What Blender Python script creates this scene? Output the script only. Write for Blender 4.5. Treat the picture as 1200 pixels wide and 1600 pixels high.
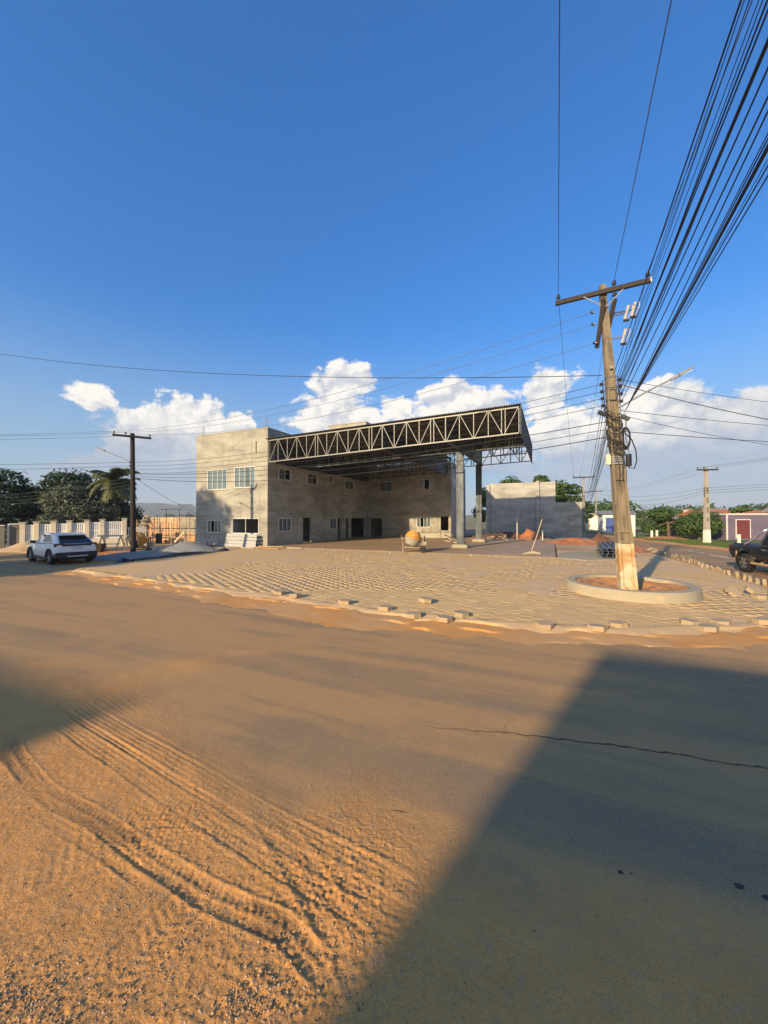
import bpy, math, random
import numpy as np
from mathutils import Vector, Matrix

for o in list(bpy.data.objects):
    bpy.data.objects.remove(o)
SC = bpy.context.scene
COL = SC.collection
R = math.radians
random.seed(7)

# ------------------------------------------------------------------ camera
cam = bpy.data.cameras.new('camera')
cam.sensor_fit = 'HORIZONTAL'
cam.sensor_width = 36.0
cam.lens = 18.0
cam.clip_start = 0.05
cam.clip_end = 9000
camo = bpy.data.objects.new('camera', cam)
COL.objects.link(camo)
camo.location = (0, 0, 2.25)
camo.rotation_euler = (R(90.9), 0, 0)
SC.camera = camo

# ------------------------------------------------------------------ light
SUN_EL = R(18.3)
SUN_AZ = R(219.8)                 # clockwise from +Y: behind the camera, to its left
SUN_DIR = Vector((math.sin(SUN_AZ) * math.cos(SUN_EL), math.cos(SUN_AZ) * math.cos(SUN_EL), math.sin(SUN_EL)))
sl = bpy.data.lights.new('sun', 'SUN')
sl.energy = 3.3
sl.angle = R(0.8)
sl.color = (1.0, 0.77, 0.47)
so = bpy.data.objects.new('sun', sl)
COL.objects.link(so)
so.location = (-30, -40, 30)
so.rotation_euler = SUN_DIR.to_track_quat('Z', 'Y').to_euler()

SC.view_settings.view_transform = 'Standard'
SC.view_settings.look = 'None'
SC.view_settings.exposure = 1.15
SC.view_settings.gamma = 1.0
SC.view_settings.use_curve_mapping = False
SC.cycles.max_bounces = 6
SC.cycles.diffuse_bounces = 3
SC.cycles.use_denoising = True


# ------------------------------------------------------------------ node helper
class NT:
    def __init__(self, tree):
        self.t = tree
        self.n = tree.nodes
        self.l = tree.links

    def new(self, typ, ins=None, **props):
        n = self.n.new(typ)
        for k, v in props.items():
            setattr(n, k, v)
        if ins:
            for k, v in ins.items():
                self.put(n.inputs[k], v)
        return n

    def put(self, sock, v):
        if isinstance(v, bpy.types.NodeSocket):
            self.l.new(v, sock)
        elif isinstance(v, bpy.types.Node):
            self.l.new(v.outputs[0], sock)
        else:
            sock.default_value = v

    def m(self, op, a, b=0.0, c=0.0, clamp=False):
        n = self.n.new('ShaderNodeMath')
        n.operation = op
        n.use_clamp = clamp
        self.put(n.inputs[0], a)
        self.put(n.inputs[1], b)
        self.put(n.inputs[2], c)
        return n.outputs[0]

    def vm(self, op, a, b=(0, 0, 0)):
        n = self.n.new('ShaderNodeVectorMath')
        n.operation = op
        self.put(n.inputs[0], a)
        self.put(n.inputs[1], b)
        return n.outputs[0]

    def mix(self, f, a, b, mode='MIX'):
        n = self.n.new('ShaderNodeMix')
        n.data_type = 'RGBA'
        n.blend_type = mode
        self.put(n.inputs[0], f)
        self.put(n.inputs[6], a)
        self.put(n.inputs[7], b)
        return n.outputs[2]

    def smooth(self, v, lo, hi):
        n = self.n.new('ShaderNodeMapRange')
        n.interpolation_type = 'SMOOTHSTEP'
        self.put(n.inputs[0], v)
        n.inputs[1].default_value = lo
        n.inputs[2].default_value = hi
        return n.outputs[0]

    def noise(self, vec, scale, detail=4, rough=0.55, dist=0.0):
        n = self.n.new('ShaderNodeTexNoise')
        self.put(n.inputs['Vector'], vec)
        n.inputs['Scale'].default_value = scale
        n.inputs['Detail'].default_value = detail
        n.inputs['Roughness'].default_value = rough
        n.inputs['Distortion'].default_value = dist
        return n.outputs[0]


def c4(c):
    return (c[0], c[1], c[2], 1.0)


# ------------------------------------------------------------------ world: clear evening sky with cumulus low down
world = bpy.data.worlds.new('World')
SC.world = world
world.use_nodes = True
wt = world.node_tree
wt.nodes.clear()
W = NT(wt)
sky = W.new('ShaderNodeTexSky', sky_type='NISHITA', sun_disc=False)
sky.sun_elevation = SUN_EL
sky.sun_rotation = SUN_AZ
sky.altitude = 200
sky.air_density = 1.0
sky.dust_density = 1.6
sky.ozone_density = 4.0
tc = W.new('ShaderNodeTexCoord')
dirv = tc.outputs['Generated']
sp = W.new('ShaderNodeSeparateXYZ', {0: dirv})
X, Y, Z = sp.outputs
az = W.m('ARCTAN2', X, Y)
el = W.m('ARCSINE', Z)
# cumulus heaps: azimuth, elevation, half widths (radians), weight
HEAPS = [(-.640, .255, .075, .040, .70), (-.56, .225, .07, .05, .75), (-.47, .215, .11, .085, 1.0), (-.36, .215, .05, .07, .95),
         (-.47, .13, .24, .10, .95), (-.30, .155, .14, .07, .9), (-.55, .10, .2, .06, .9), (.75, .10, .5, .07, 1.0),
         (-.10, .335, .10, .055, 1.0), (-.10, .26, .15, .08, 1.0), (.02, .28, .07, .06, .85),
         (.17, .295, .12, .055, 1.0), (.25, .235, .20, .09, 1.05), (.40, .275, .07, .07, 1.0), (.43, .21, .12, .08, 1.0),
         (.60, .235, .14, .06, 1.0), (.62, .15, .28, .11, 1.1), (.78, .19, .16, .065, 1.05), (.95, .17, .2, .08, .9), (.30, .12, .3, .06, .6),
         (-1.15, .2, .2, .08, .8), (-1.45, .3, .22, .1, .9), (-1.9, .25, .3, .12, .9), (1.35, .26, .25, .1, .9), (1.75, .32, .22, .12, 1.0), (2.2, .26, .3, .12, .9), (2.75, .34, .25, .12, .9), (-2.3, .3, .25, .1, .8), (-2.8, .3, .3, .1, .9), (3.05, .2, .25, .1, .8)]  # unseen heaps beside and behind the view, added for warm fill light
acc = None
for (a, e_, ra, re, w) in HEAPS:
    da = W.m('DIVIDE', W.m('SUBTRACT', az, a), ra)
    de = W.m('DIVIDE', W.m('SUBTRACT', el, e_), re)
    q = W.m('ADD', W.m('MULTIPLY', da, da), W.m('MULTIPLY', de, de))
    g = W.m('MULTIPLY', W.m('EXPONENT', W.m('MULTIPLY', q, -0.8)), w)
    acc = g if acc is None else W.m('MAXIMUM', acc, g)
cv = W.vm('MULTIPLY', dirv, (1.0, 1.0, 1.35))
n1 = W.noise(cv, 8.5, 11, 0.655, 0.22)
n2 = W.noise(W.vm('ADD', cv, (-0.013, -0.005, 0.022)), 8.5, 7, 0.62, 0.22)
n3 = W.noise(cv, 2.2, 3, 0.5)
den = W.m('ADD', W.m('ADD', acc, W.m('MULTIPLY', W.m('SUBTRACT', n1, 0.5), 2.0)), -0.50)
low = W.m('MULTIPLY', W.smooth(el, 0.30, 0.06), W.m('MULTIPLY', W.m('SUBTRACT', n3, 0.42), 1.2))
den = W.m('ADD', den, low)
alpha = W.smooth(den, 0.0, 0.18)
billow = W.m('ADD', 0.55, W.m('MULTIPLY', W.m('SUBTRACT', n1, n2), 6.0), 0, True)
lift = W.smooth(W.m('ADD', el, W.m('MULTIPLY', W.m('SUBTRACT', n3, 0.5), 0.20)), 0.10, 0.26)
lit = W.m('MULTIPLY', W.m('ADD', 0.12, W.m('MULTIPLY', lift, 0.88)), W.m('ADD', 0.38, W.m('MULTIPLY', billow, 0.80)), 0, True)
ccol = W.mix(lit, (1.15, 1.38, 1.80, 1), (3.25, 3.1, 2.85, 1))
sv = W.new('ShaderNodeSeparateColor', {0: sky}, mode='HSV').outputs[2]
rs = W.new('ShaderNodeSeparateXYZ', {0: W.vm('DIVIDE', sky.outputs[0], W.new('ShaderNodeCombineXYZ', {0: sv, 1: sv, 2: sv}).outputs[0])}).outputs
ratio = W.new('ShaderNodeCombineXYZ', {0: W.m('POWER', rs[0], 2.0), 1: W.m('POWER', rs[1], 1.54), 2: rs[2]}).outputs[0]
vv_ = W.m('MULTIPLY', W.m('POWER', sv, 0.74), 0.98)
graded = W.vm('MULTIPLY', ratio, W.new('ShaderNodeCombineXYZ', {0: vv_, 1: vv_, 2: vv_}).outputs[0])
skyc = W.mix(W.m('MULTIPLY', W.smooth(el, 0.48, 0.02), 0.85), graded, (1.12, 1.50, 1.92, 1))
fade = W.m('MULTIPLY', alpha, W.m('ADD', 0.42, W.m('MULTIPLY', W.smooth(el, 0.02, 0.2), 0.55)))
final = W.mix(fade, skyc, ccol)
bg = W.new('ShaderNodeBackground', {'Color': final, 'Strength': 0.15})
wo = W.new('ShaderNodeOutputWorld')
wt.links.new(bg.outputs[0], wo.inputs[0])


# ------------------------------------------------------------------ site frame: s along the building front, t going back
A = R(23.7)
ES = Vector((math.cos(A), -math.sin(A), 0))
ET = Vector((math.sin(A), math.cos(A), 0))
O0 = Vector((-8.68, 28.6, 0))


def L(s, t, z=0.0):
    return O0 + ES * s + ET * t + Vector((0, 0, z))


# ------------------------------------------------------------------ mesh helpers
class MB:
    def __init__(self):
        self.v = []
        self.f = []

    def add(self, vs, fs):
        n = len(self.v)
        self.v += [tuple(p) for p in vs]
        self.f += [tuple(i + n for i in f) for f in fs]
        return self

    def box(self, x0, x1, y0, y1, z0, z1):
        return self.add([(x0, y0, z0), (x1, y0, z0), (x1, y1, z0), (x0, y1, z0), (x0, y0, z1), (x1, y0, z1), (x1, y1, z1), (x0, y1, z1)],
                        [(3, 2, 1, 0), (4, 5, 6, 7), (0, 1, 5, 4), (1, 2, 6, 5), (2, 3, 7, 6), (3, 0, 4, 7)])

    def bar(self, p, q, w, h=None, up=(0, 0, 1), w2=None, h2=None):
        h = w if h is None else h
        w2 = w if w2 is None else w2
        h2 = h if h2 is None else h2
        p = Vector(p)
        q = Vector(q)
        d = (q - p).normalized()
        u = Vector(up)
        if abs(d.dot(u)) > 0.98:
            u = Vector((0, 1, 0))
        a = d.cross(u).normalized()
        b = a.cross(d).normalized()
        vs = []
        for c, ww, hh in ((p, w, h), (q, w2, h2)):
            for sa, sb in ((-1, -1), (1, -1), (1, 1), (-1, 1)):
                vs.append(c + a * sa * ww / 2 + b * sb * hh / 2)
        return self.add(vs, [(3, 2, 1, 0), (4, 5, 6, 7), (0, 1, 5, 4), (1, 2, 6, 5), (2, 3, 7, 6), (3, 0, 4, 7)])

    def tube(self, pts, r, n=8, caps=True):
        pts = [Vector(p) for p in pts]
        rs = r if isinstance(r, (list, tuple)) else [r] * len(pts)
        ref = None
        rings = []
        for i, p in enumerate(pts):
            d = (pts[min(i + 1, len(pts) - 1)] - pts[max(i - 1, 0)]).normalized()
            if ref is None:
                ref = Vector((0, 0, 1)) if abs(d.z) < 0.9 else Vector((1, 0, 0))
            a = d.cross(ref)
            if a.length < 1e-5:
                a = d.orthogonal()
            a.normalize()
            b = a.cross(d).normalized()
            ref = b
            rings.append([p + (a * math.cos(2 * math.pi * k / n) + b * math.sin(2 * math.pi * k / n)) * rs[i] for k in range(n)])
        vs = [v for rg in rings for v in rg]
        fs = []
        for i in range(len(pts) - 1):
            for k in range(n):
                k2 = (k + 1) % n
                fs.append((i * n + k, i * n + k2, (i + 1) * n + k2, (i + 1) * n + k))
        if caps:
            fs.append(tuple(range(n - 1, -1, -1)))
            fs.append(tuple(range((len(pts) - 1) * n, len(pts) * n)))
        return self.add(vs, fs)

    def prism(self, poly, z0, z1):
        n = len(poly)
        vs = [(x, y, z0) for x, y in poly] + [(x, y, z1) for x, y in poly]
        fs = [tuple(range(n - 1, -1, -1)), tuple(range(n, 2 * n))]
        fs += [(i, (i + 1) % n, n + (i + 1) % n, n + i) for i in range(n)]
        return self.add(vs, fs)

    def lathe(self, prof, n=20, mat=None, caps=True):
        mat = mat or Matrix()
        vs = []
        for r, z in prof:
            for k in range(n):
                a = 2 * math.pi * k / n
                vs.append(mat @ Vector((r * math.cos(a), r * math.sin(a), z)))
        fs = []
        for i in range(len(prof) - 1):
            for k in range(n):
                k2 = (k + 1) % n
                fs.append((i * n + k, i * n + k2, (i + 1) * n + k2, (i + 1) * n + k))
        if caps:
            fs.append(tuple(range(n - 1, -1, -1)))
            fs.append(tuple(range((len(prof) - 1) * n, len(prof) * n)))
        return self.add(vs, fs)

    def xf(self, m):
        self.v = [tuple(m @ Vector(p)) for p in self.v]
        return self

    def build(self, name, mat, parent=None, smooth=None, bevel=0.0, loc=None, rot=None):
        me = bpy.data.meshes.new(name)
        me.from_pydata(self.v, [], self.f)
        if smooth is not None:
            me.polygons.foreach_set('use_smooth', [True] * len(me.polygons))
            me.set_sharp_from_angle(angle=R(smooth))
        me.materials.append(MAT[mat] if isinstance(mat, str) else mat)
        return link(name, me, parent, bevel, loc, rot)


def link(name, me, parent=None, bevel=0.0, loc=None, rot=None):
    o = bpy.data.objects.new(name, me)
    COL.objects.link(o)
    if parent is not None:
        o.parent = parent
    if loc is not None:
        o.location = loc
    if rot is not None:
        o.rotation_euler = rot
    if bevel:
        b = o.modifiers.new('bevel', 'BEVEL')
        b.width = bevel
        b.segments = 1
        b.limit_method = 'ANGLE'
    return o


def np_mesh(name, verts, faces, mat, parent=None, smooth=False, attrs=None, loc=None):
    """verts (N,3) and faces (M,k) as numpy arrays, all faces alike"""
    me = bpy.data.meshes.new(name)
    k = faces.shape[1]
    me.vertices.add(len(verts))
    me.vertices.foreach_set('co', verts.astype(np.float32).ravel())
    me.loops.add(faces.size)
    me.loops.foreach_set('vertex_index', faces.astype(np.int32).ravel())
    me.polygons.add(len(faces))
    me.polygons.foreach_set('loop_start', np.arange(0, faces.size, k, dtype=np.int32))
    me.polygons.foreach_set('loop_total', np.full(len(faces), k, dtype=np.int32))
    if smooth:
        me.polygons.foreach_set('use_smooth', np.ones(len(faces), dtype=bool))
    for an, vals in (attrs or {}).items():
        at = me.attributes.new(an, 'FLOAT', 'POINT')
        at.data.foreach_set('value', vals.astype(np.float32))
    me.update(calc_edges=True)
    me.validate()
    me.materials.append(MAT[mat])
    return link(name, me, parent, loc=loc)


def tag(o, label, cat, group=None, kind=None):
    o['label'] = label
    if cat:
        o['category'] = cat
    if group:
        o['group'] = group
    if kind:
        o['kind'] = kind
    return o


def thing(name, label, cat, loc=(0, 0, 0), rz=0.0, group=None):
    o = bpy.data.objects.new(name, None)
    o.empty_display_size = 0.2
    COL.objects.link(o)
    o.location = loc
    o.rotation_euler = (0, 0, rz)
    return tag(o, label, cat, group)


def struct(o):
    o['kind'] = 'structure'
    return o


def copy_tree(o, parent=None):
    c = o.copy()
    COL.objects.link(c)
    c.parent = parent
    for ch in list(o.children):
        copy_tree(ch, c)
    return c


# value noise for height fields
_rng = np.random.default_rng(11)
_tab = _rng.random((256, 256))


def vnoise(x, y, sc, seed=0):
    x = x * sc + seed * 17.31
    y = y * sc + seed * 9.77
    xi = np.floor(x).astype(int)
    yi = np.floor(y).astype(int)
    fx = x - xi
    fy = y - yi
    fx = fx * fx * (3 - 2 * fx)
    fy = fy * fy * (3 - 2 * fy)
    a = _tab[xi % 256, yi % 256]
    b = _tab[(xi + 1) % 256, yi % 256]
    c = _tab[xi % 256, (yi + 1) % 256]
    d = _tab[(xi + 1) % 256, (yi + 1) % 256]
    return (a * (1 - fx) + b * fx) * (1 - fy) + (c * (1 - fx) + d * fx) * fy


def fbm(x, y, sc, oct=4, seed=0, g=0.5):
    s = 0
    amp = 1.0
    tot = 0
    for i in range(oct):
        s = s + amp * vnoise(x, y, sc * 2 ** i, seed + i)
        tot += amp
        amp *= g
    return s / tot


def sstep(v, a, b):
    k = np.clip((v - a) / (b - a), 0, 1)
    return k * k * (3 - 2 * k)


# ------------------------------------------------------------------ materials
MAT = {}


def mat(name, col, rough=0.8, var=0.18, scale=3.0, bump=0.15, bscale=40.0, metal=0.0, col2=None, patch=0.0, pscale=1.0,
        rnd=0.0, attr=0.0, stretch=(1, 1, 1), spec=None, leaf=False, bdist=0.01):
    m = bpy.data.materials.new(name)
    m.use_nodes = True
    t = NT(m.node_tree)
    t.n.clear()
    tcn = t.new('ShaderNodeTexCoord')
    vec = t.vm('MULTIPLY', tcn.outputs['Object'], stretch)
    base = t.mix(t.noise(vec, scale, 6, 0.62), c4([c * (1 - var) for c in col]), c4([min(1, c * (1 + var)) for c in col]))
    if col2 is not None:
        f = t.smooth(t.noise(vec, pscale, 5, 0.6, 0.4), 0.62 - patch * 0.5, 0.80 - patch * 0.5)
        base = t.mix(f, base, c4(col2))
    if rnd:
        oi = t.new('ShaderNodeObjectInfo')
        k = t.m('ADD', 1 - rnd, t.m('MULTIPLY', oi.outputs['Random'], 2 * rnd))
        base = t.mix(1.0, base, t.new('ShaderNodeCombineColor', {0: k, 1: k, 2: k}).outputs[0], 'MULTIPLY')
    if attr:
        at = t.new('ShaderNodeAttribute', attribute_name='rnd')
        k = t.m('ADD', 1 - attr, t.m('MULTIPLY', at.outputs['Fac'], 2 * attr))
        base = t.mix(1.0, base, t.new('ShaderNodeCombineColor', {0: k, 1: k, 2: k}).outputs[0], 'MULTIPLY')
    b = t.new('ShaderNodeBsdfPrincipled', {'Base Color': base, 'Roughness': rough, 'Metallic': metal})
    if spec is not None:
        b.inputs['Specular IOR Level'].default_value = spec
    if bump:
        bn = t.new('ShaderNodeBump', {'Height': t.noise(vec, bscale, 5, 0.65)})
        bn.inputs['Strength'].default_value = bump
        bn.inputs['Distance'].default_value = bdist
        t.put(b.inputs['Normal'], bn)
    out = t.new('ShaderNodeOutputMaterial')
    if leaf:
        tr = t.new('ShaderNodeBsdfTranslucent', {'Color': base})
        mx = t.new('ShaderNodeMixShader', {0: 0.28, 1: b.outputs[0], 2: tr.outputs[0]})
        t.l.new(mx.outputs[0], out.inputs[0])
    else:
        t.l.new(b.outputs[0], out.inputs[0])
    MAT[name] = m
    return m


def glass(name, col, rough=0.06, alpha=None):
    m = bpy.data.materials.new(name)
    m.use_nodes = True
    b = m.node_tree.nodes['Principled BSDF']
    b.inputs['Base Color'].default_value = c4(col)
    b.inputs['Roughness'].default_value = rough
    b.inputs['Specular IOR Level'].default_value = 0.8
    if alpha is not None:
        b.inputs['Alpha'].default_value = alpha
    MAT[name] = m
    return m


mat('concrete', (.42, .40, .36), .9, .2, 2.0, .25, 30)
mat('concrete_pale', (.37, .32, .22), .9, .15, 4.0, .25, 60, col2=(.50, .38, .22), patch=.15, pscale=2.5)
mat('mortar', (.54, .37, .19), .92, .18, 5.0, .35, 50, col2=(.50, .33, .17), patch=.3, pscale=1.5)
mat('slab', (.40, .265, .145), .6, .25, .9, .08, 60, col2=(.42, .32, .21), patch=.25, pscale=.5)
mat('paver', (.63, .415, .18), .92, .15, 8.0, .4, 70, col2=(.55, .38, .21), patch=.3, pscale=.8, rnd=.09)
mat('paver_far', (.63, .415, .18), .92, .15, 8.0, .4, 70, col2=(.55, .38, .21), patch=.3, pscale=.8, attr=.09)
mat('loose_paver', (.40, .30, .18), .9, .12, 9.0, .3, 60, col2=(.56, .40, .22), patch=.2, pscale=4, rnd=.1)
mat('plaza_sand', (.64, .41, .17), .95, .14, 2.0, .35, 55, col2=(.60, .41, .22), patch=.4, pscale=.5)
mat('orange_sand', (.54, .265, .08), .95, .28, 2.0, .7, 45, col2=(.52, .30, .125), patch=.4, pscale=.7)
mat('red_earth', (.42, .15, .055), .95, .3, 3.0, .9, 9, col2=(.50, .26, .12), patch=.25, pscale=1.2, bdist=.05)
mat('brown_earth', (.16, .07, .035), .95, .3, 3.0, .9, 9, bdist=.05)
mat('gravel_grey', (.235, .24, .22), .95, .3, 8.0, .8, 60, bdist=.02)
mat('gravel_bits', (.38, .26, .16), .85, .3, 6.0, .2, 40, attr=.5)
mat('dirt_lot', (.46, .34, .20), .95, .25, .8, .5, 20, col2=(.40, .22, .10), patch=.3, pscale=.35)
mat('far_ground', (.20, .19, .08), .95, .35, .05, .3, 3, col2=(.34, .20, .10), patch=.2, pscale=.02)
mat('grass', (.075, .115, .03), .9, .4, 1.5, .5, 25, col2=(.26, .15, .07), patch=.25, pscale=.4)
mat('grass_blade', (.10, .16, .035), .8, .3, 2, 0, leaf=True)
mat('galvanised', (.20, .20, .19), .5, .15, 4, .05, 60, metal=.35, col2=(.20, .215, .22), patch=.15, pscale=3)
mat('steel_blue', (.062, .08, .092), .55, .3, 2.2, .08, 40, metal=.2, col2=(.12, .14, .15), patch=.3, pscale=1.6, stretch=(1, 1, .5))
mat('steel_dark', (.05, .06, .07), .6, .3, 3, .05, 40, metal=.2)
mat('roof_metal', (.15, .145, .13), .5, .2, 1.5, .05, 40, metal=.4, stretch=(1, .15, 1))
mat('steel_bundle', (.10, .14, .19), .5, .3, 3, .05, 40, metal=.2)
mat('frame_white', (.62, .60, .54), .5, .08, 5, .03, 40)
mat('board_white', (.40, .40, .385), .7, .14, 2.5, .1, 30, stretch=(.5, 1, 3))
mat('wood_old', (.048, .036, .028), .9, .35, 6, .4, 40, stretch=(1, 1, 6))
mat('wood_pole', (.026, .021, .018), .9, .3, 4, .4, 30, stretch=(4, 4, .3))
mat('wood_fresh', (.52, .32, .14), .85, .25, 5, .2, 40)
mat('wood_pale', (.58, .46, .29), .85, .25, 5, .2, 40)
mat('pole_concrete', (.225, .18, .12), .92, .28, 2.2, .4, 35, col2=(.13, .105, .075), patch=.28, pscale=2.0, stretch=(2.5, 2.5, .5))
mat('pole_concrete_grey', (.36, .33, .28), .92, .2, 2.2, .3, 35, stretch=(2, 2, .4))
mat('whitewash', (.56, .49, .32), .9, .2, 3, .3, 30, col2=(.42, .24, .09), patch=.42, pscale=2.2)
mat('whitewash_clean', (.75, .71, .60), .9, .15, 3, .3, 30)
mat('cable', (.012, .012, .014), .6, .1, 3, 0)
mat('wire_metal', (.11, .11, .12), .5, .1, 3, 0, metal=.3)
mat('porcelain', (.03, .022, .02), .25, .2, 6, 0)
mat('fuse_white', (.46, .42, .36), .3, .15, 8, 0, col2=(.45, .25, .12), patch=.2, pscale=6)
mat('lamp_grey', (.33, .335, .33), .4, .08, 4, 0, metal=.2)
mat('lamp_lens', (.80, .82, .82), .15, .05, 4, 0)
mat('black_plastic', (.018, .018, .02), .5, .2, 6, .05, 60)
mat('rubber', (.02, .019, .018), .85, .3, 6, .2, 50, col2=(.16, .11, .07), patch=.15, pscale=5)
mat('alloy', (.42, .42, .43), .35, .1, 5, 0, metal=.7)
mat('car_white', (.80, .79, .76), .22, .02, 1, 0, spec=.6)
mat('car_black', (.014, .014, .015), .22, .1, 2, 0, col2=(.14, .10, .065), patch=.12, pscale=1.5, spec=.6)
mat('chrome', (.66, .66, .65), .22, .05, 3, 0, metal=.9)
mat('mud_tan', (.42, .28, .15), .8, .2, 4, .1, 30)
mat('tail_red', (.12, .008, .008), .2, .1, 3, 0, spec=.6)
mat('plate_grey', (.55, .56, .58), .5, .05, 3, 0)
mat('mixer_yellow', (.62, .27, .025), .6, .25, 5, .2, 30, col2=(.50, .44, .36), patch=.25, pscale=4)
mat('mixer_grey', (.33, .29, .23), .85, .22, 6, .3, 30)
mat('rust_paint', (.36, .27, .17), .75, .3, 6, .2, 30, col2=(.16, .09, .05), patch=.3, pscale=6)
mat('pvc_white', (.60, .58, .50), .45, .06, 3, 0)
mat('stone_beige', (.64, .55, .40), .9, .25, 5, .4, 14, col2=(.66, .60, .48), patch=.3, pscale=6)
mat('stone_cap', (.46, .42, .36), .9, .15, 5, .3, 20)
mat('stone_dark', (.19, .175, .14), .92, .35, 3, .5, 16)
mat('fence_white', (.74, .74, .70), .6, .08, 4, .05, 40)
mat('wall_purple', (.15, .122, .17), .9, .15, 1.0, .15, 30)
mat('wall_orange', (.40, .25, .12), .9, .2, 1.0, .15, 30)
mat('wall_white', (.70, .68, .62), .9, .12, 1.0, .15, 30)
mat('wall_cream', (.62, .57, .42), .9, .12, 1.0, .15, 30)
mat('wall_blue', (.05, .09, .28), .8, .12, 1.0, .1, 30)
mat('roof_tile', (.42, .13, .055), .85, .25, 3, .2, 20)
mat('roof_grey', (.24, .24, .24), .8, .2, 2, .2, 20)
mat('door_maroon', (.16, .035, .035), .6, .2, 3, .05, 30)
mat('bark', (.13, .095, .065), .95, .3, 5, .6, 18, stretch=(1, 1, .3))
mat('palm_bark', (.22, .18, .13), .95, .25, 5, .6, 12, stretch=(.5, .5, 5))
mat('leaf_dark', (.035, .065, .018), .55, .35, .6, 0, attr=.45, leaf=True)
mat('leaf_silver', (.135, .155, .10), .7, .3, .6, 0, attr=.5, leaf=True)
mat('leaf_mid', (.065, .12, .022), .6, .35, .6, 0, attr=.45, leaf=True)
mat('leaf_bright', (.10, .17, .03), .6, .35, .6, 0, attr=.4, leaf=True)
mat('leaf_palm', (.21, .235, .08), .5, .3, .8, 0, attr=.35, leaf=True)
mat('hill_green', (.045, .065, .035), .95, .4, .02, .3, .2)
mat('straw', (.14, .08, .035), .9, .2, 9, 0)
mat('dark_gap', (.045, .038, .03), .9, .2, 5, .2, 30)
mat('scrap', (.30, .24, .17), .9, .4, 7, .3, 30)
glass('window_glass', (.10, .13, .14), .05)
glass('window_film', (.15, .20, .215), .06)
glass('car_glass', (.012, .014, .016), .03)


def plaster(name, col, stain):
    """raw cement render: trowelled bands, pour lines, patches and runs"""
    m = bpy.data.materials.new(name)
    m.use_nodes = True
    t = NT(m.node_tree)
    t.n.clear()
    tcn = t.new('ShaderNodeTexCoord')
    v = tcn.outputs['Object']
    big = t.noise(t.vm('MULTIPLY', v, (.35, .35, .9)), 1.0, 5, .6, .6)
    band = t.noise(t.vm('MULTIPLY', v, (.30, .30, 1.35)), 1.0, 6, .66, 1.0)
    run = t.noise(t.vm('MULTIPLY', v, (3.0, 3.0, .18)), 1.2, 4, .6)
    fine = t.noise(v, 9.0, 6, .7)
    base = t.mix(t.smooth(big, .30, .70), c4([c * .68 for c in col]), c4([min(1, c * 1.22) for c in col]))
    base = t.mix(t.m('MULTIPLY', t.smooth(band, .46, .62), .50), base, c4([min(1, c * 1.35) for c in col]))
    base = t.mix(t.m('MULTIPLY', t.smooth(run, .55, .72), .55), base, c4(stain))
    base = t.mix(t.m('MULTIPLY', t.smooth(fine, .50, .75), .30), base, c4([c * .6 for c in col]))
    b = t.new('ShaderNodeBsdfPrincipled', {'Base Color': base, 'Roughness': .92})
    hh = t.m('ADD', t.m('MULTIPLY', t.noise(v, 22, 5, .7), .5), big)
    bn = t.new('ShaderNodeBump', {'Height': hh})
    bn.inputs['Strength'].default_value = .3
    bn.inputs['Distance'].default_value = .03
    t.put(b.inputs['Normal'], bn)
    out = t.new('ShaderNodeOutputMaterial')
    t.l.new(b.outputs[0], out.inputs[0])
    MAT[name] = m


plaster('plaster', (.345, .325, .265), (.22, .20, .16))
plaster('plaster_grey', (.36, .35, .31), (.20, .20, .20))


def brick_mat():
    m = bpy.data.materials.new('brick_face')
    m.use_nodes = True
    t = NT(m.node_tree)
    t.n.clear()
    tcn = t.new('ShaderNodeTexCoord')
    sp = t.new('ShaderNodeSeparateXYZ', {0: tcn.outputs['Object']})
    v = t.new('ShaderNodeCombineXYZ', {0: sp.outputs[0], 1: sp.outputs[2], 2: 0.0})
    br = t.new('ShaderNodeTexBrick', {'Vector': v.outputs[0], 'Color1': (.62, .27, .10, 1), 'Color2': (.68, .34, .15, 1), 'Mortar': (.52, .44, .33, 1)})
    br.inputs['Scale'].default_value = 1.0
    br.inputs['Brick Width'].default_value = .30
    br.inputs['Row Height'].default_value = .20
    br.inputs['Mortar Size'].default_value = .018
    f = t.smooth(t.noise(tcn.outputs['Object'], 1.2, 5, .6), .5, .7)
    base = t.mix(t.m('MULTIPLY', f, .7), br.outputs[0], (.55, .45, .32, 1))
    b = t.new('ShaderNodeBsdfPrincipled', {'Base Color': base, 'Roughness': .92})
    bn = t.new('ShaderNodeBump', {'Height': br.outputs['Fac']})
    bn.inputs['Strength'].default_value = -.5
    bn.inputs['Distance'].default_value = .02
    t.put(b.inputs['Normal'], bn)
    out = t.new('ShaderNodeOutputMaterial')
    t.l.new(b.outputs[0], out.inputs[0])
    MAT['brick_face'] = m


brick_mat()


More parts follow.
